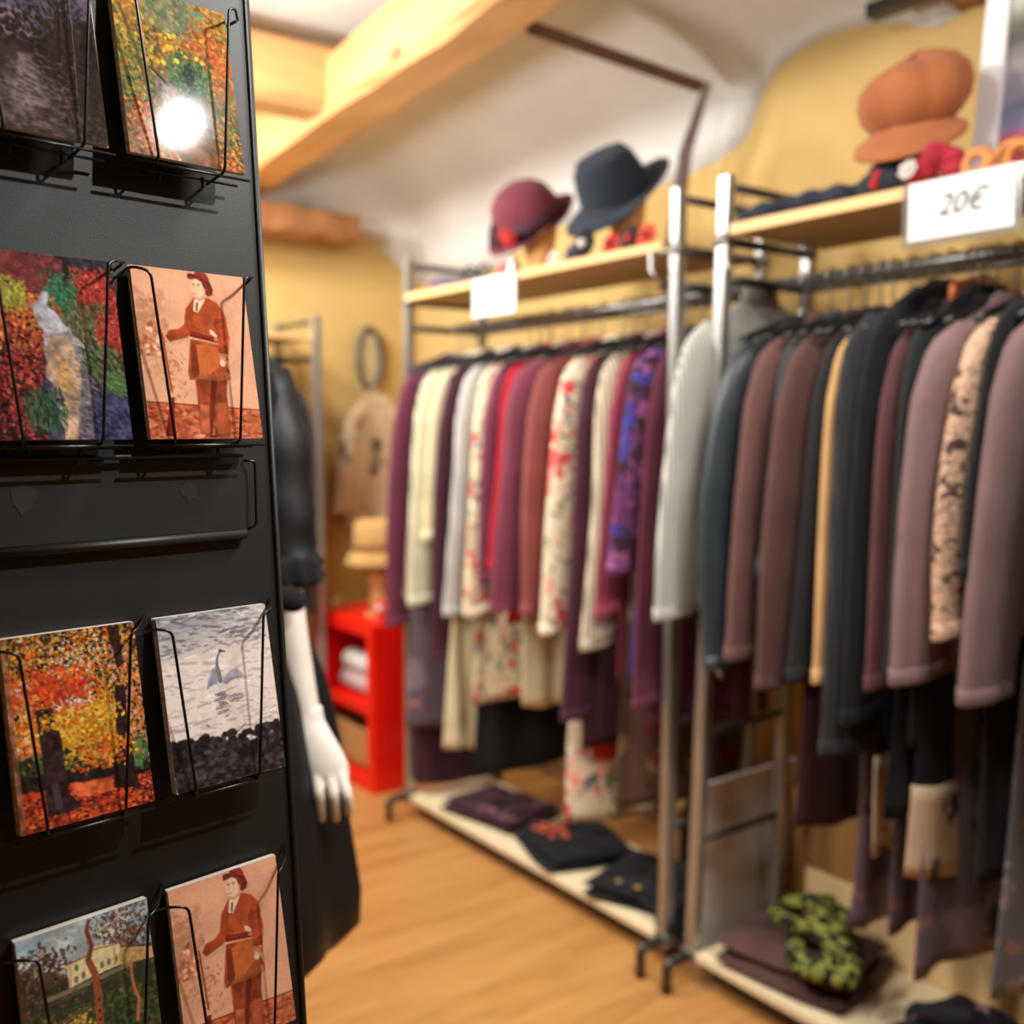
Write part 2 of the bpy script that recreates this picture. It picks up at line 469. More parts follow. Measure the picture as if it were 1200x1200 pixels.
RED = [(200, 40, 40), (220, 66, 44), (170, 30, 38), (232, 96, 60)]
ORG = [(224, 120, 40), (236, 150, 50), (206, 90, 30), (240, 176, 70)]
YEL = [(236, 190, 60), (214, 150, 40), (244, 210, 90), (190, 130, 40)]
GRN = [(50, 110, 56), (80, 140, 60), (36, 80, 48), (110, 150, 70)]
DRK = [(44, 30, 34), (30, 26, 28), (60, 44, 40)]

def pic_red_stream():
    p = Pic([(-230, 30), (585, 92), (765, 1158), (-90, 1190)], (58, 40, 46))
    p.tex(.5, 8, 1)
    p.leaves(676, (0, 0, .5, .22), 0.0168, [(140, 50, 52), (110, 50, 56), (160, 66, 56)], 2, 2, .5)
    p.leaves(1300, (.7, .0, 1, .1), 0.0072, [(70, 60, 72), (52, 46, 56)], 3, 3, .6)
    p.leaves(1092, (.66, .1, 1, .32), 0.0084, RED, 4, 2.2, .8)
    p.leaves(312, (.5, .16, .66, .34), 0.0096, [(70, 140, 96), (40, 104, 66), (100, 150, 100)], 5, 2, .8)
    p.line([(300, 90), (300, 190), (310, 350)], 40, (34, 40, 38), .8)
    p.leaves(390, (.48, .13, .68, .32), 0.0072, [(70, 140, 96), (36, 110, 66)], 6, 2, .7)
    p.leaves(988, (.1, .24, .48, .50), 0.0096, ORG + RED + [(150, 120, 50)], 7, 2, .8)
    p.leaves(182, (.1, .16, .3, .3), 0.0108, [(196, 190, 60), (150, 150, 50)], 8, 2, .8)
    p.leaves(1690, (0, .42, .48, 1), 0.0078, RED + [(70, 24, 30), (50, 22, 28)], 9, 1.6, .85)
    p.leaves(572, (.62, .28, .92, .46), 0.0096, [(112, 116, 64), (84, 100, 56), (140, 124, 80), (70, 60, 50)], 10, 3, .8, 1.3)
    p.leaves(676, (.84, .34, 1, .56), 0.0078, RED, 11, 1.8, .85)
    st = p.poly([(160, 285), (195, 275), (200, 370), (260, 440), (330, 500), (430, 600), (480, 680), (500, 1180), (240, 1180), (255, 900), (200, 780), (195, 640), (175, 520), (130, 440), (95, 370), (150, 350)],
                (164, 152, 156), .45, 12, 22, 1, 3, .04)
    p.poly([(165, 290), (195, 290), (205, 380), (330, 520), (200, 540), (150, 430), (110, 375)], (196, 200, 214), .25, 13, 20, .7, 4, .03)
    p.poly([(200, 560), (330, 560), (400, 700), (410, 900), (400, 1180), (310, 1180), (290, 980), (240, 860), (200, 720)], (214, 158, 104), .5, 14, 14, .7, 8, .06)
    p.poly([(270, 680), (330, 700), (360, 860), (330, 920), (280, 820)], (240, 166, 64), .2, 15, 14, .8, 5, .05)
    p.poly([(400, 620), (480, 680), (500, 1170), (400, 1180), (420, 900)], (92, 84, 104), .6, 16, 22, .85, 4, .03)
    p.leaves(442, (.5, .5, .82, 1), 0.0072, [(210, 180, 150), (150, 130, 130), (120, 96, 100)], 17, 3, .4, .5)
    p.poly([(180, 800), (240, 830), (260, 920), (330, 1170), (230, 1190), (200, 950)], (74, 78, 116), .5, 18, 20, .9, 3, .03)
    p.poly([(540, 800), (720, 900), (770, 1170), (500, 1180), (520, 900)], (58, 62, 100), .6, 19, 14, .95, 4, .04)
    p.leaves(312, (.7, .75, 1, 1), 0.0078, [(84, 90, 140), (40, 42, 72)], 20, 3, .5, .4)
    p.leaves(520, (.72, .5, .97, .66), 0.0066, [(78, 112, 56), (54, 84, 46), (118, 124, 76), (70, 60, 44)], 21, 4, .9, 1.0)
    p.leaves(286, (.86, .64, 1, .74), 0.0060, [(66, 108, 54), (100, 128, 70)], 22, 5, .9, .6)
    p.leaves(442, (.26, .76, .48, .93), 0.0060, [(54, 88, 62), (38, 64, 48), (80, 110, 78)], 23, 5, .9, 1.4)
    p.tex(.12, 60, 24)
    p.im = p.im * .74 + p.im.mean(2, keepdims=True) * .22
    return p.done()

def pic_yellow_stream():
    p = Pic([(393, -95), (835, -75), (915, 650), (475, 597)], (120, 100, 60))
    p.tex(.5, 7, 31)
    p.leaves(1540, (0, 0, 1, .45), 0.0112, YEL + ORG + [(120, 130, 60), (150, 150, 90)], 32, 2, .6)
    p.leaves(264, (.3, 0, .7, .2), 0.0186, [(90, 120, 90), (120, 140, 110), (170, 150, 90)], 33, 2, .6)
    p.leaves(572, (.62, .18, 1, .5), 0.0099, [(216, 100, 40), (200, 70, 40), (226, 140, 60)], 34, 2, .7)
    p.leaves(484, (.45, .36, .75, .58), 0.0099, [(70, 120, 70), (50, 96, 56), (110, 140, 80)], 35, 2.4, .85)
    p.leaves(66, (.55, .42, .64, .56), 0.0087, [(36, 50, 36)], 36, 2, .8)
    p.leaves(946, (0, .36, .3, .8), 0.0093, [(80, 130, 60), (50, 100, 50), (200, 150, 60), (160, 110, 50)], 37, 2, .8)
    p.poly([(560, 260), (610, 280), (680, 350), (750, 400), (850, 560), (860, 640), (640, 615), (600, 460)], (128, 110, 100), .45, 38, 24, 1, 3, .05)
    p.poly([(640, 500), (860, 500), (870, 650), (620, 612)], (132, 84, 44), .5, 39, 20, .9, 6, .08)
    p.poly([(580, 290), (640, 310), (700, 380), (640, 430), (600, 400)], (176, 162, 160), .3, 40, 30, .6, 4, .05)
    p.leaves(660, (.0, .7, .36, 1), 0.0087, RED + ORG + [(90, 50, 36)], 41, 1.6, .85)
    p.leaves(264, (.78, .64, 1, .95), 0.0081, GRN + ORG, 42, 2, .8)
    p.leaves(88, (.8, .9, 1, 1), 0.0087, RED + YEL, 43, 1.5, .9)
    p.line([(430, 0), (500, 190), (540, 340), (590, 480)], 13, (96, 78, 46), .7)
    p.line([(560, 250), (600, 290)], 8, (40, 30, 28), .8)
    p.leaves(26, (.25, .22, .7, .42), 0.0136, [(244, 196, 50)], 44, 1.4, .95)
    p.tex(.12, 50, 45)
    p.im = p.im * .82 + p.im.mean(2, keepdims=True) * .16
    return p.done()

def pic_dusk_river():
    p = Pic([(-230, -220), (318, -150), (400, 562), (-130, 515)], (66, 54, 52))
    p.tex(.4, 6, 51)
    p.poly([(-230, -220), (318, -150), (330, 60), (100, 170), (30, 160), (-230, 20)], (122, 116, 142), .2, 52, 5, 1, 3)
    p.poly([(-200, 20), (60, 60), (120, 130), (80, 180), (-200, 130)], (176, 150, 156), .15, 53, 6, .8, 9)
    p.leaves(750, (.55, .25, 1, .60), 0.0096, [(70, 54, 46), (54, 42, 40), (92, 70, 56)], 54, 2.5, .6)
    p.leaves(375, (.0, .32, .48, .52), 0.0112, [(60, 48, 46), (44, 36, 38)], 55, 2, .7)
    for k in range(44):
        rs = random.Random(k + 200); x = rs.uniform(110, 340); y = rs.uniform(20, 200)
        p.line([(200 + (x - 200) * .3, y + 70), (x, y), (x + rs.uniform(-20, 30), y - 55)], 4, (60, 50, 54), .6, 1.5)
    p.line([(205, 250), (200, 60), (190, -20)], 12, (48, 40, 42), .9, 5)
    p.line([(230, 260), (236, 20)], 7, (48, 40, 42), .8, 4)
    p.poly([(310, 60), (335, 130), (350, 300), (270, 280), (290, 140)], (40, 38, 40), .3, 56, 20, .9, 3, .03)
    p.poly([(40, 230), (90, 232), (130, 290), (240, 380), (320, 440), (340, 560), (-130, 515), (-20, 330)], (100, 84, 84), .45, 57, 26, .95, 4, .02)
    p.poly([(45, 235), (85, 235), (120, 320), (170, 420), (60, 470), (20, 380)], (160, 140, 144), .3, 58, 30, .75, 8, .04)
    p.leaves(495, (.3, .58, .9, .98), 0.0080, [(150, 130, 132), (60, 50, 50), (84, 68, 64)], 59, 4, .45, .1)
    p.leaves(390, (.72, .6, 1, 1), 0.0096, [(46, 38, 36), (64, 52, 46), (84, 66, 56)], 60, 2.4, .6)
    p.tex(.12, 60, 61)
    p.im *= .8
    return p.done()

def pic_sepia_figure():
    p = Pic([(45, 70), (768, 115), (912, 1150), (195, 1172)], (226, 166, 132))
    p.tex(.08, 5, 71)
    # faded painted backdrop, urn and twigs on the left, low wall
    p.leaves(160, (0, .2, .22, .5), .02, [(196, 136, 104), (206, 146, 112)], 72, 2.5, .4)
    for q in ([(100, 270), (170, 340)], [(175, 250), (110, 350)], [(90, 300), (180, 300)], [(120, 410), (200, 480)], [(210, 380), (150, 470)]):
        p.line(q, 5, (160, 104, 80), .5)
    p.leaves(120, (.02, .38, .17, .55), .013, [(176, 88, 58), (200, 120, 86), (236, 190, 160)], 73, 1.6, .7)
    p.poly([(135, 645), (245, 650), (262, 800), (150, 790)], (212, 158, 120), .12, 74)
    for yy in (650, 700, 750): p.line([(140 + (yy - 650) * .13, yy), (246 + (yy - 650) * .13, yy + 4)], 4, (184, 124, 92), .7)
    p.leaves(60, (.18, .5, .34, .8), .008, [(180, 110, 80), (200, 130, 96)], 75, 2, .6)
    # floor of the studio
    p.poly([(165, 935), (890, 968), (912, 1150), (195, 1172)], (188, 94, 60), .35, 76, 30)
    p.leaves(330, (0, .82, 1, 1), .009, [(222, 146, 108), (150, 60, 38), (204, 116, 80)], 77, 4, .6, .05)
    p.line([(165, 935), (500, 950), (890, 968)], 6, (96, 44, 34))
    # rifle
    p.line([(246, 480), (318, 880)], 12, (150, 66, 40)); p.line([(312, 880), (322, 930)], 18, (220, 170, 140))
    p.poly([(308, 905), (332, 905), (342, 1150), (284, 1150)], (116, 30, 26), .2, 78)
    # trousers
    p.poly([(440, 690), (668, 740), (664, 880), (690, 1140), (590, 1150), (575, 980), (560, 980), (570, 1140), (500, 1145), (470, 860)], (146, 66, 42), .35, 79, 14, 1, 1)
    p.poly([(560, 760), (600, 780), (575, 1130), (556, 1130)], (92, 34, 28), .2, 80, 14, .8, 2)
    p.poly([(490, 940), (545, 950), (560, 1120), (500, 1130)], (186, 96, 62), .3, 81, 14, .9, 2)
    p.poly([(600, 930), (660, 930), (680, 1120), (610, 1130)], (180, 92, 60), .3, 82, 14, .9, 2)
    p.ell(500, 1142, 34, 10, (222, 160, 124), -.1); p.ell(575, 1144, 26, 8, (84, 34, 26), 0)
    # coat skirt with fringe
    p.poly([(425, 530), (610, 560), (640, 640), (685, 740), (560, 770), (430, 790), (414, 740)], (170, 82, 44), .3, 83, 12, 1, 1)
    p.poly([(450, 560), (600, 575), (610, 700), (560, 750), (490, 755)], (196, 104, 56), .25, 84, 12, .8, 3)
    p.poly([(430, 560), (462, 560), (488, 755), (436, 790)], (112, 46, 32), .2, 85, 12, .8, 2)
    for k in range(34):
        x = 486 + k * 6; p.line([(x, 740 + (k % 3) * 6), (x + 3, 790 - abs(k - 14) * .5)], 3.4, (128, 58, 36) if k % 2 else (206, 130, 88))
    for k in range(6): p.line([(418 + k * 5, 745), (424 + k * 5, 790)], 3, (150, 80, 56))
    # jacket
    p.poly([(440, 265), (480, 275), (530, 260), (590, 290), (640, 350), (662, 420), (610, 540), (425, 510), (385, 450), (392, 340)], (172, 74, 42), .28, 86, 10, 1, 1)
    p.poly([(470, 330), (560, 300), (600, 420), (560, 500), (440, 490)], (188, 86, 50), .25, 87, 10, .7, 4)
    p.poly([(385, 440), (425, 490), (410, 520), (300, 555), (270, 520), (290, 480), (350, 470)], (160, 68, 40), .25, 88, 12, 1, 1)
    for k in range(9): p.line([(300 + k * 13, 545 - k * 3), (306 + k * 13, 572 - k * 3)], 3, (170, 130, 116))
    p.poly([(600, 340), (648, 370), (680, 520), (672, 640), (612, 640), (600, 520), (570, 420)], (164, 70, 42), .3, 89, 12, 1, 1)
    for yy in (390, 430, 470, 515, 560, 600): p.line([(606, yy), (660, yy - 12)], 4, (196, 112, 76), .6)
    p.poly([(425, 480), (600, 520), (600, 550), (420, 515)], (122, 36, 30), .15, 90)
    p.line([(424, 492), (600, 530)], 3, (190, 100, 76), .8)
    p.poly([(605, 610), (672, 620), (676, 664), (610, 660)], (206, 128, 92), .25, 91)
    # shirt, tie, hands, knife handle
    p.poly([(445, 275), (520, 260), (505, 300), (470, 360), (440, 350)], (240, 206, 178)); p.line([(466, 300), (462, 345)], 12, (110, 60, 48))
    p.line([(436, 340), (430, 440), (470, 470)], 8, (120, 62, 48), .7)
    p.ell(634, 676, 20, 24, (240, 198, 168)); p.poly([(548, 464), (570, 472), (600, 505), (588, 516), (552, 494)], (242, 204, 174))
    p.ell(590, 528, 16, 12, (214, 130, 96)); p.ell(262, 492, 20, 12, (226, 160, 124), .2)
    # head and hat
    p.poly([(452, 225), (512, 215), (518, 268), (480, 288), (452, 268)], (214, 148, 114))
    p.ell(468, 205, 46, 62, (238, 194, 160), -.08); p.ell(512, 210, 12, 18, (222, 160, 126))
    p.poly([(492, 160), (525, 180), (530, 215), (505, 200)], (110, 52, 38))
    p.ell(440, 182, 7, 3.5, (104, 56, 44)); p.ell(472, 186, 7, 3.5, (104, 56, 44)); p.line([(430, 174), (448, 172)], 3, (120, 64, 48)); p.line([(464, 176), (484, 178)], 3, (120, 64, 48))
    p.line([(446, 186), (438, 214), (448, 217)], 3, (190, 120, 92)); p.line([(440, 236), (462, 238)], 4, (160, 76, 60))
    p.poly([(398, 116), (410, 108), (440, 112), (500, 128), (545, 160), (568, 210), (562, 245), (535, 252), (518, 240), (520, 205), (500, 168), (460, 142), (412, 146), (400, 134)], (112, 40, 36), .15, 92, 12, 1, 1)
    p.poly([(438, 122), (448, 98), (482, 90), (516, 104), (540, 140), (548, 176), (505, 150), (460, 134)], (146, 58, 46), .15, 94, 12, 1, 1)
    p.line([(438, 124), (500, 146), (546, 178)], 8, (82, 28, 28), .9); p.line([(404, 132), (460, 136), (506, 158), (536, 215), (540, 248)], 5, (160, 74, 58), .6)
    p.tex(.05, 70, 93)
    return p.done()

def pic_autumn_tree():
    p = Pic([(15, 160), (750, 50), (885, 985), (145, 1180)], (40, 30, 26))
    p.tex(.4, 8, 101)
    p.leaves(572, (.25, .25, .85, .66), 0.0248, [(226, 180, 50), (240, 206, 70), (214, 150, 40), (200, 180, 70)], 102, 1.5, .8)
    p.leaves(1100, (.2, .28, .9, .7), 0.0087, YEL + ORG, 103, 1.8, .85)
    p.leaves(132, (.36, .25, .58, .42), 0.0136, [(240, 226, 214), (226, 200, 196)], 104, 1.8, .7)
    p.leaves(2200, (0, 0, 1, .36), 0.0087, ORG + [(60, 40, 28), (110, 70, 34), (180, 130, 70), (206, 176, 130), (90, 96, 56), (40, 28, 22)], 105, 2, .9)
    p.leaves(264, (.3, .06, .8, .3), 0.0056, [(236, 224, 214)], 106, 1.6, .8)
    p.leaves(484, (.12, .2, .6, .4), 0.0099, [(206, 70, 40), (224, 100, 40), (190, 50, 40)], 107, 2, .9)
    p.leaves(572, (.0, .3, .2, .72), 0.0087, ORG + [(200, 80, 50), (236, 190, 180)], 108, 1.8, .8)
    p.leaves(924, (.78, .2, 1, .7), 0.0087, [(226, 120, 60), (236, 160, 70), (230, 170, 150), (60, 50, 40)], 109, 1.8, .85)
    p.leaves(528, (0, .62, .95, .8), 0.0124, [(46, 60, 36), (60, 84, 50), (36, 34, 30), (110, 130, 70)], 110, 2, .8)
    p.poly([(120, 880), (900, 740), (880, 860), (130, 985)], (36, 30, 28), .4, 111, 20, .85, 3, .03)
    p.leaves(242, (.84, .64, 1, .78), 0.0087, [(70, 110, 60), (110, 140, 90)], 112, 2, .7)
    p.poly([(120, 970), (640, 860), (880, 840), (890, 985), (145, 1180)], (170, 60, 38), .4, 113, 16, 1, 2, .02)
    p.leaves(1100, (0, .83, 1, 1), 0.0074, [(226, 90, 50), (240, 120, 70), (110, 36, 30), (60, 26, 26), (200, 60, 40)], 114, 2.4, .8, .0)
    p.poly([(400, 905), (660, 870), (670, 930), (440, 980)], (232, 110, 66), .3, 115, 20, .9, 3, .02)
    p.poly([(210, 530), (300, 515), (325, 600), (350, 680), (370, 820), (400, 960), (470, 1020), (380, 1060), (280, 1075), (270, 900), (220, 620)], (52, 36, 38), .5, 116, 26, 1, 1, .01)
    p.line([(320, 920), (345, 1020)], 36, (90, 84, 96), .5)
    p.poly([(640, 390), (700, 390), (720, 560), (760, 800), (800, 920), (640, 920), (650, 600)], (40, 28, 30), .4, 117, 24, .95, 1, .015)
    p.poly([(590, 80), (660, 75), (690, 280), (650, 300)], (44, 30, 30), .4, 118, 24, .85, 2, .02)
    p.line([(340, 360), (385, 440), (385, 560)], 8, (110, 76, 60), .8)
    p.leaves(286, (.1, .42, .8, .5), 0.0087, ORG + YEL, 119, 2, .9)
    p.leaves(264, (.45, .6, .86, .74), 0.0087, ORG + [(214, 80, 50)], 120, 2, .9)
    p.poly([(15, 160), (45, 156), (175, 1172), (145, 1180)], (140, 96, 74), .6, 121, 14, .75)
    p.tex(.1, 60, 122)
    return p.done()

def pic_swan():
    p = Pic([(603, 130), (1048, 60), (1122, 662), (690, 778)], (240, 224, 214))
    p.put(np.clip(1 - YY * 3.2, 0, 1) * np.clip(1.1 - XX, 0, 1), (130, 142, 152))
    p.put(np.clip(1 - YY * 4, 0, 1) * .4, (150, 150, 154))
    p.leaves(420, (0, 0, 1, .78), .008, [(190, 176, 174), (206, 190, 186), (250, 236, 226)], 131, 9, .55, .02)
    p.leaves(140, (0, 0, 1, .22), .007, [(96, 98, 108)], 132, 8, .5, .02)
    # reflection: broken dark strokes
    rs_r = random.Random(77)
    for k in range(34):
        yy = 398 + k * 2.7; ww = 26 * (1 - k / 40) * rs_r.uniform(.5, 1.2); xx = 850 + k * .6 + rs_r.uniform(-16, 16)
        p.line([(xx - ww, yy + 2), (xx + ww, yy - 3)], 3.2, (92, 86, 98), .75)
    for k in range(12): p.line([(880 + k * 4, 420 + rs_r.uniform(-12, 14)), (910 + k * 4, 412 + rs_r.uniform(-12, 10))], 3, (100, 94, 104), .7)
    p.line([(915, 548), (955, 512)], 4, (90, 80, 86)); p.line([(800, 520), (812, 526)], 5, (90, 80, 86), .8)
    # swan
    p.poly([(852, 392), (868, 350), (895, 315), (925, 306), (952, 334), (935, 345), (905, 347), (884, 366), (866, 392)], (186, 178, 192), .2, 134, 20, 1, 1)
    for k in range(6): p.line([(866 + k * 3, 378 - k * 6), (908 + k * 8, 344 - k * 2)], 3, (128, 122, 142), .6)
    p.poly([(802, 390), (808, 350), (822, 316), (840, 300), (852, 318), (852, 350), (840, 384)], (166, 160, 178), .2, 135, 20, 1, 1)
    for k in range(4): p.line([(812 + k * 8, 378 - k * 4), (828 + k * 6, 322)], 3, (116, 110, 132), .55)
    p.ell(842, 384, 42, 17, (226, 218, 222), -.1); p.ell(856, 366, 14, 22, (214, 206, 214), .2)
    p.line([(856, 356), (852, 330), (843, 300), (843, 272), (853, 250)], 17, (128, 118, 132), 1, 8)
    p.ell(856, 245, 9, 7, (96, 86, 98)); p.line([(861, 245), (874, 246)], 5, (50, 44, 50))
    # stony shore
    p.poly([(660, 590), (720, 575), (800, 578), (900, 575), (960, 572), (1040, 545), (1110, 528), (1122, 662), (690, 778)], (46, 40, 42), .5, 137, 22, 1, 1, .03)
    p.leaves(90, (.0, .72, 1, .80), .022, [(44, 38, 40), (60, 54, 56), (30, 26, 28)], 138, 1.7, .95, .0)
    p.leaves(200, (0, .78, 1, 1), .014, [(70, 64, 66), (34, 28, 30), (92, 86, 86)], 139, 2.2, .6, .0)
    p.tex(.05, 60, 140)
    return p.done()

def pic_villa():
    p = Pic([(75, 408), (545, 262), (616, 932), (158, 1075)], (60, 62, 46))
    p.poly([(75, 408), (545, 262), (560, 430), (420, 440), (300, 480), (90, 490)], (150, 176, 190), .15, 151, 5, 1, 3)
    p.leaves(126, (.1, .02, .7, .2), 0.0350, [(196, 206, 206), (176, 190, 196), (214, 210, 200)], 152, 3, .5, .0)
    p.leaves(576, (.6, .0, 1, .3), 0.0070, [(110, 70, 48), (140, 90, 60), (84, 56, 44)], 153, 2.4, .7)
    for k in range(22):
        rs = random.Random(k + 300); x = rs.uniform(390, 560)
        p.line([(480 + (x - 480) * .4, 470), (x, rs.uniform(300, 380))], 3, (96, 66, 54), .6, 1)
    p.leaves(648, (.0, .12, .34, .42), 0.0084, [(90, 62, 50), (70, 52, 46), (120, 84, 60), (56, 56, 44)], 154, 2.2, .75)
    # villa
    p.poly([(250, 495), (330, 460), (350, 430), (440, 425), (445, 500), (340, 540), (262, 575)], (226, 208, 156), .08, 155)
    p.poly([(440, 440), (560, 440), (570, 480), (440, 505)], (196, 160, 100), .15, 156)
    p.line([(250, 495), (330, 462)], 5, (150, 92, 66)); p.line([(340, 445), (440, 425)], 5, (170, 110, 80))
    for (x, y) in ((285, 505), (285, 545), (375, 500), (400, 490), (425, 482), (310, 532)): p.ell(x, y, 8, 13, (110, 116, 104))
    p.line([(262, 500), (268, 572)], 5, (206, 150, 90)); p.line([(418, 440), (424, 500)], 7, (206, 150, 90))
    p.line([(190, 610), (330, 560), (480, 500)], 16, (128, 114, 92)); p.line([(190, 632), (480, 520)], 6, (80, 76, 60))
    # garden
    p.leaves(1620, (0, .42, 1, 1), 0.0112, [(70, 76, 44), (50, 58, 38), (96, 96, 52), (40, 44, 34), (120, 110, 56)], 157, 2, .75)
    p.leaves(432, (.3, .42, .95, .8), 0.0126, [(84, 104, 56), (64, 84, 50), (50, 66, 46)], 158, 2, .7)
    p.leaves(288, (.0, .5, .24, .72), 0.0098, [(190, 110, 50), (160, 90, 44), (120, 70, 40)], 159, 2, .8)
    p.leaves(108, (.28, .46, .46, .58), 0.0070, [(214, 180, 80), (196, 150, 70)], 160, 2, .9)
    p.line([(130, 770), (220, 700), (330, 640)], 16, (96, 80, 66), .8)
    p.line([(150, 800), (260, 730), (320, 700)], 12, (130, 110, 90), .6)
    # twisted wooden poles
    p.line([(326, 342), (320, 380), (338, 430), (326, 480), (350, 530), (362, 600), (372, 760), (376, 900)], 12, (150, 84, 58), 1, 34)
    p.line([(326, 342), (320, 380), (338, 430), (326, 480)], 9, (90, 60, 50), .8)
    for yy in (620, 660, 690, 720): p.ell(366 + (yy - 620) * .04, yy, 5, 6, (84, 40, 34))
    p.line([(480, 490), (484, 550), (494, 590), (510, 630), (504, 700)], 9, (186, 112, 80), 1, 13)
    for (cx, cy, r) in ((580, 720, 40), (440, 760, 30)):
        p.line([(cx + r * cos(a) * (1 - a / 12), cy + r * sin(a) * (1 - a / 12)) for a in [k * .5 for k in range(14)]], 7, (104, 72, 54), .9)
    p.ell(475, 745, 10, 6, (190, 50, 60))
    p.tex(.12, 50, 161)
    return p.done()

CARD_W, CARD_H = 0.105, 0.148
def card_mesh(name, pic):
    """postcard: bottom-left corner of the picture side at the origin, x right, z up, thickness to +y"""
    th = 0.0008
    xs = np.linspace(0, CARD_W, PW); zs = np.linspace(CARD_H, 0, PH)
    co = np.zeros((PH, PW, 3)); co[..., 0] = xs[None, :]; co[..., 2] = zs[:, None]
    nv = PH * PW
    cor = np.array([(0, th, 0), (CARD_W, th, 0), (CARD_W, th, CARD_H), (0, th, CARD_H), (0, 0, 0), (CARD_W, 0, 0), (CARD_W, 0, CARD_H), (0, 0, CARD_H)], float)
    verts = np.concatenate([co.reshape(-1, 3), cor])
    I = np.arange(nv).reshape(PH, PW)
    f = np.stack([I[:-1, :-1], I[1:, :-1], I[1:, 1:], I[:-1, 1:]], -1).reshape(-1, 4).tolist()
    b = nv
    f += [[b, b + 3, b + 2, b + 1], [b, b + 1, b + 5, b + 4], [b + 1, b + 2, b + 6, b + 5], [b + 2, b + 3, b + 7, b + 6], [b + 3, b, b + 4, b + 7]]
    me = bpy.data.meshes.new(name); me.from_pydata(verts.tolist(), [], f)
    ca = me.color_attributes.new('print', 'FLOAT_COLOR', 'POINT')
    cols = np.ones((len(verts), 4)); cols[:nv, :3] = pic.reshape(-1, 3); cols[nv:, :3] = .80
    ca.data.foreach_set('color', cols.astype(np.float32).ravel())
    me.materials.append(CARD_MAT); me.update()
    return me
g = N('glossy_postcard_print'); at = g.n('ShaderNodeAttribute', attribute_name='print')
g.l(at.outputs[0], g.b.inputs['Base Color'])
gn = g.noise(g.coords(), 420, 2); g.bump(gn, 0.03, 0.0003)
g.b.inputs['Roughness'].default_value = 0.055; g.b.inputs['Specular IOR Level'].default_value = 0.5
CARD_MAT = g.m

# ------------------------------------------------------------ postcard stand
DA = Vector((sin(radians(45)), cos(radians(45)), 0)); N0 = Vector((cos(radians(45)), -sin(radians(45)), 0))
TL = radians(4)
WU = -N0 * sin(TL) + Vector((0, 0, cos(TL))); NP = N0 * cos(TL) + Vector((0, 0, sin(TL)))
Q0 = Vector((-0.3183, 0.8663, 1.3402))
def P(a, w, c): return Q0 + DA * a + WU * w + NP * c
g = N('satin_black_powder_coat'); v = g.coords(); nz = g.noise(v, 900, 2); n2 = g.noise(v, 14, 3)
g.bump(nz, 0.22, 0.0006)
BLACK = g.out(g.ramp(n2, [(0.3, (20, 19, 18)), (0.7, (26, 25, 24))]), 0.5, 0, 0.5)
WIRE = plain('black_wire', (16, 16, 17), 0.3, 0.2, 0.6)

stand = empty('postcard_display_stand', (Q0.x - 0.0046 - .0, Q0.y - 0.0046, 0), radians(45), 'tall black metal postcard stand with wire pockets, at the left front', 'display stand')
SI = (Matrix.Translation(stand.location) @ Matrix.Rotation(radians(45), 4, 'Z')).inverted()
def L(p): return SI @ p                       # world to stand-local
HW = 0.1365; a0, a1 = -0.0046 - .0 - HW, 0.132
zb, zt = -1.19, 0.56
dep = 0.30
def wallpanel(name, pts_in, thick, nrm):
    bm = bmesh.new()
    A = [bm.verts.new(L(p)) for p in pts_in]; B = [bm.verts.new(L(p - nrm * thick)) for p in pts_in]
    bm.faces.new(A); bm.faces.new(B[::-1])
    for k in range(4): bm.faces.new((A[k], B[k], B[(k + 1) % 4], A[(k + 1) % 4]))
    bmesh.ops.bevel(bm, geom=bm.edges[:], offset=0.0012, segments=2, affect='EDGES')
    return link_mesh(name, bm, BLACK, stand)
fp = wallpanel('front_panel', [P(a0, zb, 0), P(a1, zb, 0), P(a1, zt, 0), P(a0, zt, 0)], 0.006, NP)
# folded edge of the front panel
for aa in (a1 - .001, a0 + .001):
    bm = bmesh.new(); tube(bm, [L(P(aa, zb, .001)), L(P(aa, zt, .001))], .0028, 8); link_mesh('edge_fold', bm, BLACK, stand, True)
def back(w, d): return P(0, w, 0) - N0 * d - P(0, w, 0)
def PB(a, w):
    z = P(a, w, 0); full = dep + 2 * math.tan(TL) * (-(z.z - Q0.z)); return z - N0 * full
wallpanel('side_panel', [P(a1, zb, -.006), PB(a1, zb), PB(a1, zt), P(a1, zt, -.006)], 0.004, DA)
wallpanel('side_panel', [P(a0, zb, -.006), PB(a0, zb), PB(a0, zt), P(a0, zt, -.006)], 0.004, -DA)
wallpanel('back_panel', [PB(a0, zb), PB(a1, zb), PB(a1, zt), PB(a0, zt)], 0.006, -N0)
wallpanel('top_panel', [P(a0, zt, 0), P(a1, zt, 0), PB(a1, zt), PB(a0, zt)], 0.005, Vector((0, 0, 1)))
bc = L((P(-.0046, zb, 0) + PB(-.0046, zb)) / 2)
bm = bmesh.new(); lathe(bm, [(0.30, 0), (0.30, 0.012), (0.285, 0.02), (0.05, 0.028)], (bc.x, bc.y, 0), 40); link_mesh('base_plate', bm, BLACK, stand, True)
bm = bmesh.new(); tube(bm, [(bc.x, bc.y, 0.02), (bc.x, bc.y, 0.20)], 0.025, 16); link_mesh('pole', bm, BLACK, stand, True)
bpy.context.view_layer.update()

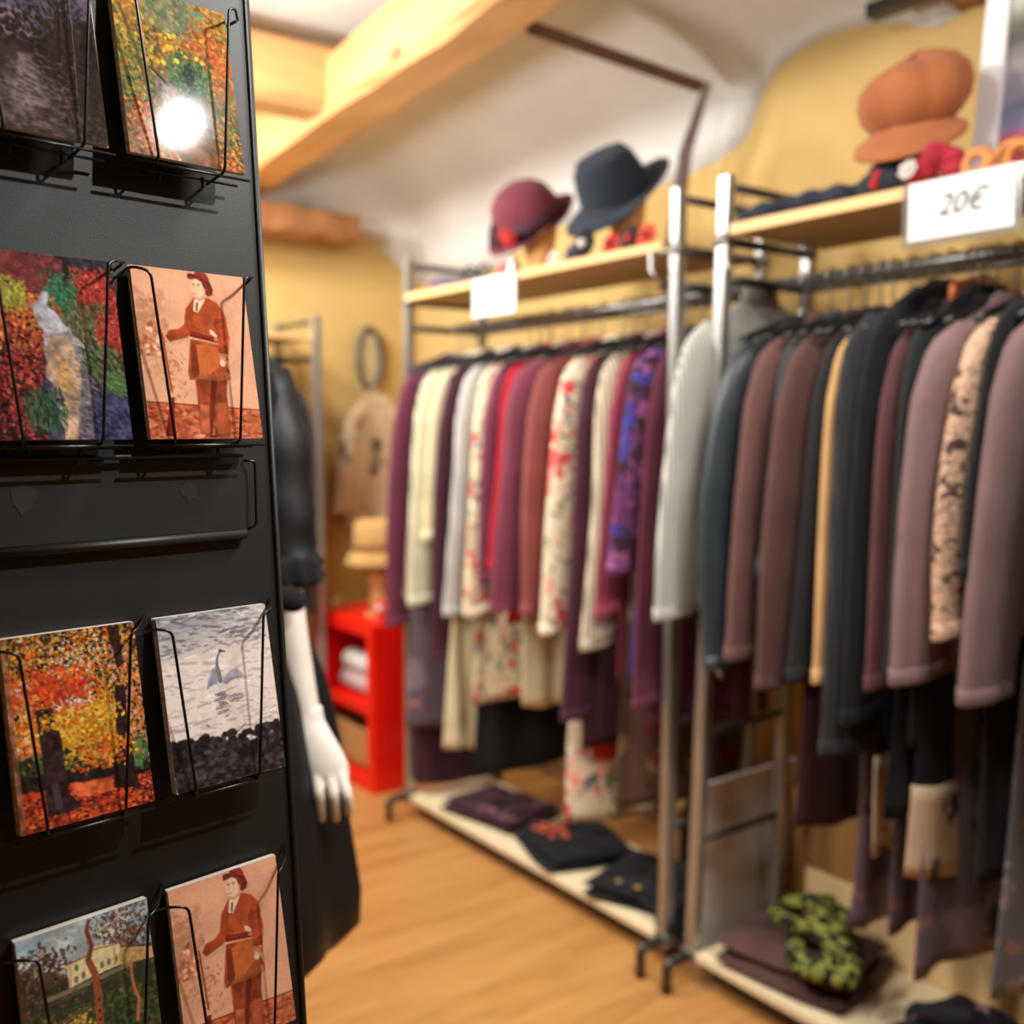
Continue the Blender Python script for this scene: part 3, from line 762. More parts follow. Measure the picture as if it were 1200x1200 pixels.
def pocket(a, w, label=None):
    """wire pocket: two bent side wires, the trough wire under the cards, its ticks and the back bar"""
    pk = bpy.data.objects.new('wire_pocket', None); COL.objects.link(pk); pk.parent = stand
    pk.location = L(P(a, w, 0)); r = 0.00125
    li = Matrix.Translation(pk.location).inverted()
    def K(x, y, c): return li @ L(P(a + x, w + y, c))
    for pts in ([K(-.016, .131, .001), K(-.008, .141, .030), K(.006, .1375, .0345), K(.0195, -.003, .0345), K(.0195, -.006, .002)],
                [K(.121, .150, .001), K(.101, .1435, .031), K(.0925, .1405, .0345), K(.0795, -.003, .0345), K(.0795, -.006, .002)]):
        bm = bmesh.new(); tube(bm, round_path(pts, .006, 4), r, 8); link_mesh('side_wire', bm, WIRE, pk, True)
    bm = bmesh.new(); tube(bm, [K(-.004, -.0055, .030), K(.106, -.0055, .030)], r, 8)
    link_mesh('bottom_wire', bm, WIRE, pk, True)
    bm = bmesh.new(); tube(bm, [K(-.004, -.006, .012), K(.104, -.006, .012)], r, 8)
    for x in (.03, .07): tube(bm, [K(x, -.004, .012), K(x, -.013, .012)], .0016, 6)
    link_mesh('back_wire', bm, WIRE, pk, True)
    return pk
ROWS = [0.234, 0.0, -0.297, -0.529]
AL = -0.1215
for w in ROWS:
    for a in (AL, 0.0): pocket(a, w)
# flat header plate between the second and third row, with its folded lip and wire ring
bm = bmesh.new(); m = SI.inverted()
pl = [P(a0 + .004, -.082, .0045), P(.099, -.082, .0045), P(.099, -.0135, .0045), P(a0 + .004, -.0135, .0045)]
wallpanel('header_plate', pl, 0.004, NP)
bm = bmesh.new(); tube(bm, [L(P(a0 + .004, -.0855, .006)), L(P(.0965, -.0855, .006))], .0042, 8); link_mesh('plate_lip', bm, BLACK, stand, True)
bm = bmesh.new(); tube(bm, [L(P(a0 + .004, -.0135, .012)), L(P(.094, -.0135, .012))], .0022, 8); link_mesh('plate_rail', bm, BLACK, stand, True)
bm = bmesh.new(); tube(bm, round_path([L(p) for p in (P(.098, -.019, .006), P(.1085, -.019, .008), P(.1065, -.078, .008), P(.099, -.081, .006))], .004, 4), .0013, 8)
link_mesh('plate_ring', bm, WIRE, stand, True)
# two dark paper smudges rubbed off on the plate
SM = plain('scuffed_black', (34, 31, 30), 0.62)
for (aa, ww, s) in ((-.095, -.043, 1), (.045, -.043, .8)):
    bm = bmesh.new(); rs = random.Random(int(aa * 1000)); n = 14
    vsr = [bm.verts.new(L(P(aa + s * .010 * rs.uniform(.7, 1.2) * cos(k * 2 * pi / n), ww + s * .012 * rs.uniform(.7, 1.2) * sin(k * 2 * pi / n), .0049))) for k in range(n)]
    bm.faces.new(vsr); link_mesh('scuff_mark', bm, SM, stand)

# the cards lean back in the pockets
CT = TL + radians(7.7)
def card_matrix(a, w, c, da=0.0, roll=0.0):
    org = P(a, w, c)
    ez = (-N0 * sin(CT) + Vector((0, 0, cos(CT)))); ex = DA; ey = ez.cross(ex)
    m = Matrix((ex, ey, ez)).transposed().to_4x4(); m.translation = org + ex * da
    return m @ Matrix.Rotation(roll, 4, 'Y')
PICS = {}
def card_obj(key, fn, a, w, label, da=0, roll=0, c=.030):
    if key not in PICS: PICS[key] = card_mesh('postcard', fn())
    o = bpy.data.objects.new('postcard', PICS[key]); COL.objects.link(o)
    o.matrix_world = card_matrix(a, w, c, da, roll); tag(o, label, 'postcard'); return o
card_obj('dusk', pic_dusk_river, AL, .234, 'postcard of a grey dusk river with bare trees, top left pocket', -.004, radians(-.5))
card_obj('yel', pic_yellow_stream, 0, .234, 'postcard of a brook under yellow autumn leaves, top right pocket', -.003, 0)
card_obj('red', pic_red_stream, AL, 0, 'postcard of a rushing stream between red and green bushes, second row left', .001, 0)
card_obj('sep', pic_sepia_figure, 0, 0, 'sepia postcard of a standing person in fringed buckskin, second row right', 0, 0)
card_obj('tree', pic_autumn_tree, AL, -.297, 'postcard of an autumn tree over red fallen leaves, third row left', .001, 0)
card_obj('swan', pic_swan, 0, -.297, 'postcard of a swan spreading its wings on water, third row right', .004, 0)
card_obj('villa', pic_villa, AL, -.529, 'postcard of a villa behind a twisted wooden pole, bottom row left', -.002, 0)
card_obj('sep', None, 0, -.529, 'sepia postcard of a standing person in fringed buckskin, bottom row right', .0, 0)
# further cards behind each front card: only their edges show
bmc = bmesh.new(); box(bmc, (CARD_W / 2, .0004, CARD_H / 2), (CARD_W, .0008, CARD_H)); mc = bpy.data.meshes.new('postcard'); bmc.to_mesh(mc); bmc.free()
g = N('postcard_edge'); 
tc = g.coords((1, 1, 60)); mc.materials.append(g.out(g.ramp(g.noise(tc, 3), [(0.3, (150, 120, 100)), (0.6, (225, 220, 210))]), .4))
rs = random.Random(5)
for (a, w, n, step, who, da0) in ((AL, .234, 3, .0011, 'the dusk river card', -.004), (0, .234, 4, .0011, 'the yellow brook card', -.003), (AL, 0, 3, .0011, 'the red stream card', .001), (0, 0, 5, .0011, 'the sepia card in the second row', 0),
                           (AL, -.297, 8, .0010, 'the autumn tree card', .001), (0, -.297, 6, .0011, 'the swan card', .004), (AL, -.529, 7, .0010, 'the villa card', -.002), (0, -.529, 5, .0011, 'the sepia card in the bottom row', 0)):
    for k in range(n):
        o = bpy.data.objects.new('postcard', mc); COL.objects.link(o)
        o.matrix_world = card_matrix(a, w, .030 - .0012 - k * step, da0 + rs.uniform(-.0008, .0006), 0)
        tag(o, 'postcard in the stack directly behind ' + who, 'postcard', 'cards stacked behind ' + who)

# ------------------------------------------------------------ clothes racks
def metal(name, color, rough, met=1.0):
    g = N(name); n = g.noise(g.coords((1, 1, .05)), 60, 2)
    c = g.ramp(n, [(0.3, tuple(x * .85 for x in color)), (0.7, color)])
    return g.out(c, rough, met, .5)
CHROME = metal('brushed_chrome', (186, 182, 176), 0.36, .8)
RAILM = metal('grey_steel', (150, 146, 140), 0.3, .8)
DSTEEL = metal('dark_steel', (84, 78, 72), 0.35, .6)
SHELFW = wood('pine_shelf', (206, 160, 96), (224, 184, 122), (234, 200, 146), 3, (0.1, 1, 1), .5, True, .05)
PALEW = wood('pale_shelf_board', (222, 200, 156), (236, 218, 180), None, 3, (0.1, 1, 1), .5, False, .03)
UNDER = wood('shelf_underside_board', (140, 102, 64), (160, 118, 76), None, 3, (.1, 1, 1), .7, False, .03)

def rack(label, ua, ub, vf, vb, lean, bottom_mat, near_arm=True):
    """frame of square posts; ua = near end, ub = far end; lean = sideways slant of the posts"""
    t = empty('clothes_rack', S((ua + ub) / 2, (vf + vb) / 2, 0), RZ, label, 'clothes rack')
    c = Vector((-(ua + ub) / 2, (vf + vb) / 2, 0))
    def K(u, v, z, k=1.0): return Vector((-u, v, z)) - c + Vector((lean * k * z / 1.92, 0, 0))
    for (u, v) in ((ua, vf), (ub, vf), (ua, vb), (ub, vb)):
        a, b = K(u, v, .05), K(u, v, 1.92)
        bm = bmesh.new(); m = Matrix.Translation((a + b) / 2) @ (b - a).to_track_quat('Z', 'Y').to_matrix().to_4x4()
        box(bm, (0, 0, 0), (.032, .026, (b - a).length), m, .004); link_mesh('post', bm, CHROME, t)
        bm = bmesh.new(); tube(bm, [K(u, v, 1.79), K(u, v, 1.765)], .021, 12); link_mesh('clamp_collar', bm, RAILM, t, True)
    for u in (ua, ub):
        for z, r, m in ((1.895, .010, DSTEEL), (1.775, .011, DSTEEL), (1.69, .012, DSTEEL), (.36, .010, DSTEEL), (.63, .009, DSTEEL), (.06, .011, DSTEEL)):
            bm = bmesh.new(); tube(bm, [K(u, vf, z), K(u, vb, z)], r, 10); link_mesh('side_bar', bm, m, t, True)
        # foot arms and feet, front and back
        for s, v in ((-1, vf), (1, vb)):
            bm = bmesh.new(); tube(bm, round_path([K(u, v, .075), K(u, v + s * .085, .075), K(u, v + s * .085, .0)], .015), .013, 10)
            link_mesh('foot', bm, DSTEEL, t, True)
        bm = bmesh.new(); box(bm, K(u, vf, .075), (.05, .04, .03), None, .006); link_mesh('corner_fitting', bm, RAILM, t)
    vm = (vf + vb) / 2
    return t, K, vm

VF, VB = 1.78, 2.08
VR = 1.95
# far rack
t1, K1, _ = rack('far clothes rack of chrome posts, holding cream, burgundy and floral clothes', 1.775, 3.03, VF, VB, .015, PALEW)
bm = bmesh.new(); tube(bm, [K1(1.695, VR, 1.69), K1(3.04, VR, 1.69)], .0135, 14); link_mesh('hanging_rail', bm, RAILM, t1, True)
bm = bmesh.new(); tube(bm, [K1(1.775, VB, 1.69), K1(3.03, VB, 1.69)], .009, 10); link_mesh('rear_rail', bm, RAILM, t1, True)
bm = bmesh.new(); tube(bm, [K1(1.775, VB, .36), K1(3.03, VB, .36)], .009, 10); link_mesh('rear_rail', bm, DSTEEL, t1, True)
def board(t, K, name, u0, u1, v0, v1, z0, z1, mat):
    bm = bmesh.new(); a = K(u0, v0, z0, 0); b = K(u1, v1, z1, 0)
    box(bm, (a + b) / 2, (abs(a.x - b.x), abs(a.y - b.y), abs(z1 - z0)), None, .0015); return link_mesh(name, bm, mat, t)
board(t1, K1, 'top_shelf', 1.80, 3.01, 1.762, 2.095, 1.778, 1.80, SHELFW)
board(t1, K1, 'bottom_shelf', 1.80, 3.03, 1.765, 2.10, .064, .082, PALEW)
board(t1, K1, 'bottom_rail', 1.80, 3.03, 1.80, 1.82, .030, .064, DSTEEL)
# near rack
t2, K2, _ = rack('near clothes rack of chrome posts, holding brown, black and camel clothes', .48, 1.685, VF, VB, -.0, PALEW)
for ch in [o for o in bpy.data.objects if o.parent == t2]:      # this rack stands out of true, leaning along its length
    for v in ch.data.vertices: v.co.x += .075 * v.co.z / 1.92
bm = bmesh.new(); tube(bm, [K2(.50, VR, 1.69), K2(1.625, VR, 1.69)], .0135, 14); link_mesh('hanging_rail', bm, RAILM, t2, True)
bm = bmesh.new(); tube(bm, [K2(.50, VB, 1.69), K2(1.62, VB, 1.69)], .009, 10); link_mesh('rear_rail', bm, RAILM, t2, True)
board(t2, K2, 'top_shelf', .46, 1.585, 1.762, 2.095, 1.782, 1.806, SHELFW)
board(t2, K2, 'bottom_shelf', .50, 1.66, 1.765, 2.10, .068, .088, PALEW)
board(t2, K2, 'bottom_rail', .50, 1.66, 1.80, 1.82, .030, .068, DSTEEL)
board(t2, K2, 'back_board', .50, 1.60, 2.10, 2.118, .088, .235, wood('pine_back_board', (220, 176, 116), (236, 200, 146), (240, 210, 162), 3, (0.1, 1, 1), .5, True, .05))
# chrome snap clamps on the near post
for (tt, KK, u, z) in ((t1, K1, 1.80, 1.762), (t1, K1, 1.87, 1.77), (t2, K2, 1.63, 1.755), (t2, K2, 1.635, .83)):
    bm = bmesh.new(); x = KK(u, VF - .012, z, 0)
    tube(bm, round_path([x + Vector((-.012, 0, .012)), x + Vector((.03, 0, .012)), x + Vector((.03, 0, -.035)), x + Vector((.045, 0, -.05))], .01), .0055, 8)
    link_mesh('snap_clamp', bm, CHROME, tt, True)

# ------------------------------------------------------------ hangers and garments
HANG_BLACK = plain('black_hanger_plastic', (26, 25, 26), .35)
def hanger_bm():
    bm = bmesh.new()
    rings = []
    for k in range(17):
        s = -1 + k / 8; y = s * .19; z = 1.602 - .055 * abs(s) ** 1.25
        h = .012 - .004 * abs(s)
        rings.append([Vector((.006 * cos(a), y, z + h * sin(a))) for a in [2 * pi * q / 8 for q in range(8)]])
    loft(bm, rings); return bm
def hook_bm():
    bm = bmesh.new()
    pts = [(0, 0, 1.60), (0, 0, 1.655)] + [(0, .004 - .0195 * sin(a), 1.6905 + .0195 * -cos(a)) for a in [pi * q / 8 for q in range(0, 13)]]
    tube(bm, [pts[0], pts[1]] + pts[3:], .0024, 6); return bm
HANGERS = {}
def hanger(u, label, group, rot=0.0, vr=VR):
    if 'h' not in HANGERS:
        t = empty('clothes_hanger', S(u, vr, 0), RZ + rot, label, 'hanger', group)
        link_mesh('hanger_arms', hanger_bm(), HANG_BLACK, t, True); link_mesh('hook', hook_bm(), CHROME, t, True)
        HANGERS['h'] = t; return t
    t = copy_tree(HANGERS['h']); t.location = S(u, vr, 0); t.rotation_euler = (0, 0, RZ + rot); tag(t, label, 'hanger', group); return t

def garment(kind, label, cat, u, mat, hem, cuff=None, hw=.185, hwh=None, th=.022, fold=.010, k=22, top=1.61, rot=0.0, yc=0.0, sl=.047, slx=.026,
            seed=0, group=None, collar=None, slmat=None, hemmat=None, vr=VR, shoulder=.075, out=.022, slcurve=0.0, cuffmat=None):
    """hanging garment: body lofted from the neck down, sleeves as their own parts"""
    rs = random.Random(seed * 7 + int(u * 1000)); ph = rs.uniform(0, 6.28); ph2 = rs.uniform(0, 6.28)
    hwh = hwh or hw * 1.02
    t = empty(kind, S(u, vr, 0), RZ + rot, label, cat, group)
    def shell(z0, z1, nrow, extra=0.0, cap=True):
        rings = []
        for i in range(nrow + 1):
            q = i / nrow; z = z0 + (z1 - z0) * q
            d = top - z
            if d < shoulder + .02:
                s = max(0.0, (d - .012) / (shoulder + .008)); w = .055 + (hw - .055) * min(1, s) ** .75; tt = .012 + (th - .012) * min(1, d / .1)
                if d < .012: w = .05
            else:
                f = (d - shoulder - .02) / max(.05, top - hem - shoulder - .02); w = hw + (hwh - hw) * f + .004 * sin(5 * f + ph); tt = th * (1 + .25 * sin(3 * f + ph2))
            grow = min(1, max(0, d - .08) / .5)
            ring = []
            for a in range(44):
                an = 2 * pi * a / 44; cy = cos(an); sx = sin(an)
                y = (abs(cy) ** .85) * (1 if cy > 0 else -1) * (w + extra)
                x = (abs(sx) ** .8) * (1 if sx > 0 else -1) * (tt * (1 - .3 * abs(cy)) + extra)
                x += fold * grow * (sin(k * y * 1.6 + ph + 1.5 * z) * .8 + sin(k * 2.7 * y + ph2 - 2.2 * z) * .45)
                y += .004 * sin(9 * z + ph + an)
                ring.append(Vector((x, y + yc, z + .008 * grow * sin(k * .8 * y + ph) * (1 if i == nrow else .2))))
            rings.append(ring)
        bm = bmesh.new(); loft(bm, rings, cap); return bm
    link_mesh('body', shell(top, hem, max(14, int((top - hem) / .03))), mat, t, True)
    if hemmat:
        m2, hz = hemmat
        link_mesh('lower_part', shell(hz, hem + .002, max(5, int((hz - hem) / .03)), .0025), m2, t, True)
    if cuff is not None:
        for s in (-1, 1):
            rings = []; z0 = top - shoulder + .014; nr = 26
            bend = rs.uniform(-.4, 1.0) * .016; kf = rs.uniform(4, 7)
            for i in range(nr + 1):
                q = i / nr; z = z0 + (cuff - z0) * q
                puff = sqrt(max(0, 1 - (1 - min(1, q / .10)) ** 2))
                ry = (sl * (1.0 - .12 * q + .05 * sin(6 * q + ph))) * (.35 + .65 * puff); rx = (slx * (1 - .25 * q)) * (.4 + .6 * puff)
                cyy = s * (hw - .045 + out * min(1, q * 5) + .055 * q + bend * sin(pi * min(1, q * 1.1)) + slcurve * sin(pi * q))
                cx = .010 * sin(3 * q + ph2 + s)
                ring = []
                for a in range(24):
                    an = 2 * pi * a / 24
                    rr = 1 + .05 * sin(3 * an + ph + 2 * q) + (.07 * q + .02) * sin(7 * an + ph2 + 5 * q) + .05 * (1 - abs(2 * q - 1)) * sin(kf * 4 * q + 2 * an)
                    ex = abs(sin(an)) ** .8 * (1 if sin(an) > 0 else -1)
                    ring.append(Vector((cx + rx * rr * ex, cyy + yc + ry * (1 + .03 * sin(5 * an)) * cos(an), z + .008 * cos(an) * (1 if i else 0))))
                rings.append(ring)
            bm = bmesh.new(); loft(bm, rings); sleeve = link_mesh('sleeve', bm, slmat or mat, t, True)
            bm = bmesh.new(); rr2 = rings[-1]; cz = Vector((0, 0, .03)); ctr = sum(rr2, Vector()) / 24
            loft(bm, [[ctr + (p - ctr) * 1.015 + cz for p in rr2], [ctr + (p - ctr) * 1.02 + Vector((0, 0, .0)) for p in rr2], [ctr + (p - ctr) * 1.0 - Vector((0, 0, .001)) for p in rr2]])
            link_mesh('cuff', bm, cuffmat or slmat or mat, sleeve, True)
    if collar:
        rings = []
        for i in range(6):
            q = i / 5; z = top - .015 + .045 * q
            rings.append([Vector((.017 * (1 + .2 * q) * sin(a), (.062 - .012 * q) * cos(a) + yc, z - .010 * cos(a))) for a in [2 * pi * b / 20 for b in range(20)]])
        bm = bmesh.new(); loft(bm, rings); link_mesh('collar', bm, collar, t, True)
    return t

BURG = fabric('burgundy_jersey', (104, 48, 66)); DBURG = fabric('dark_burgundy_jersey', (72, 36, 48)); WINE = fabric('wine_wool', (124, 60, 80))
MAUB = fabric('mauve_burgundy_wool', (128, 62, 78)); BRICK = fabric('brick_wool', (138, 72, 68)); REDC = fabric('red_cloth', (190, 30, 44)); ROSE = fabric('rose_jersey', (150, 62, 78))
CREAM = fabric('cream_knit', (236, 226, 186), 26); CREAM2 = fabric('cream_cloth', (226, 208, 168)); BEIGE = fabric('beige_knit', (188, 166, 140), 24); IVORY = fabric('ivory_knit', (222, 204, 176), 26)
WHITEC = fabric('white_knit', (222, 214, 206), 26); RIBW = fabric('pale_grey_rib_knit', (212, 208, 196), 34)
BLK = fabric('black_cloth', (26, 25, 27)); BLK2 = fabric('soft_black_cloth', (24, 23, 26)); CHAR = fabric('charcoal_cloth', (40, 39, 41)); CHARR = fabric('charcoal_rib_knit', (54, 53, 56), 30)
BRN = fabric('brown_wool', (104, 72, 66)); BRN2 = fabric('dark_brown_wool', (88, 60, 54)); MAR = fabric('maroon_brown_cloth', (92, 56, 58)); MAUV = fabric('mauve_brown_cloth', (128, 100, 98)); MAUV2 = fabric('mauve_brown_jersey', (120, 94, 92))
CAMEL = fabric('camel_cloth', (206, 160, 106)); TEAL = fabric('dark_teal_leather', (48, 57, 61), 0, .42, .2, 0, .5); TEAL2 = fabric('grey_teal_cloth', (60, 72, 74)); GRNB = fabric('green_black_cloth', (34, 39, 38))
MARL = fabric('deep_maroon_cloth', (70, 40, 44))
FLOR = printed('cream_floral_print', (228, 212, 176), [(.34, (110, 130, 96), 24), (.30, (58, 96, 116), 19), (.34, (206, 84, 74), 15), (.18, (236, 150, 130), 22)], seed=1)
FLOR2 = printed('red_rose_print', (232, 216, 184), [(.32, (86, 110, 116), 22), (.30, (120, 130, 90), 19), (.40, (214, 70, 72), 11), (.26, (238, 140, 128), 17)], seed=4)
FLOR4 = printed('big_rose_print', (232, 216, 184), [(.30, (86, 110, 116), 17), (.30, (120, 130, 90), 14), (.44, (214, 66, 68), 8.2), (.32, (240, 140, 130), 15)], seed=14)
FLOR3 = printed('pale_rose_print', (222, 206, 170), [(.30, (150, 140, 100), 12), (.22, (90, 106, 130), 9), (.26, (200, 96, 84), 8)], seed=9)
LAVP = printed('lavender_floral_print', (98, 84, 94), [(.38, (128, 114, 124), 7), (.22, (190, 116, 92), 11), (.20, (58, 52, 62), 15)], seed=2)
LAVD = printed('dark_lavender_print', (108, 92, 102), [(.42, (140, 122, 134), 6), (.19, (150, 104, 96), 12), (.30, (70, 60, 66), 10)], seed=7)
GREYP = printed('grey_floral_print', (104, 102, 108), [(.38, (76, 72, 72), 7), (.19, (160, 112, 102), 12), (.26, (150, 138, 132), 16)], seed=12)
VELV = printed('violet_burnout_velvet', (60, 34, 44), [(.48, (106, 54, 100), 13), (.40, (60, 58, 132), 12), (.28, (150, 84, 130), 19)], seed=3)
VELVB = fabric('blue_velvet', (46, 62, 136), 0, .8, .35)
BROWNP = printed('brown_rose_print', (96, 70, 56), [(.30, (150, 120, 90), 9), (.28, (130, 36, 48), 8), (.2, (60, 50, 44), 12)], seed=6)
ANIM = printed('animal_print', (196, 158, 130), [(.36, (44, 34, 34), 30), (.34, (70, 50, 44), 13)], stretch=(1, .55, 1), seed=5, dist=3)
CRP = printed('cream_black_print', (206, 180, 148), [(.30, (70, 62, 60), 12), (.18, (180, 110, 90), 9)], seed=8)
MOTT = printed('mottled_brown_print', (84, 66, 60), [(.40, (60, 46, 42), 10), (.2, (120, 92, 80), 12)], seed=11)

G1 = [  # far rack, from the far end towards the middle of the shop
 ('dress', 'long dark burgundy dress hanging at the far end of the far rack', 'dress', 3.00, BURG, .12, dict(cuff=.69, hw=.2, hwh=.17, hemmat=(DBURG, .60), sl=.05)),
 ('dress', 'lavender dress with a floral pattern hanging below the cream knits', 'dress', 2.955, LAVP, .33, dict(hw=.17, hwh=.22, th=.016)),
 ('cardigan', 'thin beige cardigan at the far end of the far rack', 'cardigan', 2.915, BEIGE, .80, dict(cuff=.80, sl=.04, slx=.018, th=.014)),
 ('sweater', 'cream knit sweater nearest the far end of the far rack', 'sweater', 2.855, CREAM, .82, dict(cuff=.785, sl=.058, slx=.03, hw=.19)),
 ('blouse', 'cream blouse squeezed behind a brown burgundy cardigan', 'blouse', 2.795, CREAM2, .90, dict(cuff=1.0, sl=.042, slx=.02, th=.016)),
 ('cardigan', 'brown burgundy cardigan with sleeves longer than the cream knits beside it', 'cardigan', 2.745, DBURG, .66, dict(cuff=.62, sl=.042, slx=.02, th=.016)),
 ('skirt', 'long pleated cream dress reaching below the white cardigan', 'dress', 2.695, CREAM2, .33, dict(hw=.16, hwh=.245, th=.018, fold=.016, k=40)),
 ('cardigan', 'white knit cardigan on the far rack left of the floral blouse', 'cardigan', 2.650, WHITEC, .80, dict(cuff=.778, sl=.05, slx=.024)),
 ('dress', 'long black dress low between the cream skirts of the far rack', 'dress', 2.60, BLK, .27, dict(hw=.14, hwh=.19, th=.012)),
 ('blouse', 'cream blouse with small flowers between the white and the red garments', 'blouse', 2.545, FLOR, .52, dict(cuff=.79, sl=.052, slx=.026, hwh=.23, fold=.014)),
 ('blouse', 'deep wine blouse behind the bright red top', 'blouse', 2.49, WINE, .86, dict(cuff=.9, sl=.04, slx=.02, th=.014)),
 ('top', 'bright red top with a scarlet shoulder on the far rack', 'top', 2.425, REDC, .78, dict(cuff=.95, sl=.042, slx=.022, th=.016, slmat=REDC)),
 ('skirt', 'plain cream skirt hanging under the mauve wool jacket', 'skirt', 2.395, CREAM2, .53, dict(hw=.14, hwh=.17, th=.016, fold=.012, k=30)),
 ('jacket', 'wide mauve burgundy wool jacket in the middle of the far rack', 'jacket', 2.345, MAUB, .83, dict(cuff=.835, sl=.074, slx=.032, hwh=.22, out=.035, th=.024)),
 ('jacket', 'brick red wool jacket beside the rose printed blouse', 'jacket', 2.255, BRICK, .83, dict(cuff=.843, sl=.056, slx=.03, th=.024)),
 ('blouse', 'cream blouse with large red roses on its sleeve', 'blouse', 2.165, FLOR2, .80, dict(cuff=.80, sl=.056, slx=.028)),
 ('dress', 'long cream dress with large red roses near its hem', 'dress', 2.125, FLOR4, .26, dict(hw=.15, hwh=.20, th=.016, fold=.012)),
 ('coat', 'dark burgundy cardigan coat beside the ivory knit sweater', 'coat', 2.07, DBURG, .50, dict(cuff=.58, sl=.05, slx=.026, hwh=.20)),
 ('sweater', 'ivory ribbed knit sweater between burgundy garments', 'sweater', 1.995, IVORY, .84, dict(cuff=.787, sl=.052, slx=.028)),
 ('top', 'narrow rose coloured top beside the ivory knit sweater', 'top', 1.948, ROSE, .70, dict(cuff=.876, sl=.04, slx=.018, th=.014)),
 ('dress', 'brown dress with dark red roses showing low behind the violet velvet', 'dress', 1.915, BROWNP, .37, dict(hw=.14, hwh=.21, th=.014)),
 ('dress', 'violet patterned velvet dress with a blue lower part', 'dress', 1.868, VELV, .72, dict(cuff=1.0, sl=.062, slx=.028, hwh=.21, hemmat=(VELVB, .90))),
 ('cardigan', 'burgundy cardigan hanging against the near posts of the far rack', 'cardigan', 1.815, BURG, .60, dict(cuff=.67, sl=.042, slx=.016, th=.014)),
 ('sweater', 'pale grey ribbed roll neck sweater between the two racks', 'sweater', 1.682, RIBW, .93, dict(cuff=.915, sl=.064, slx=.03, hw=.20, hwh=.21, th=.024, top=1.66, collar=RIBW, out=.03)),
]
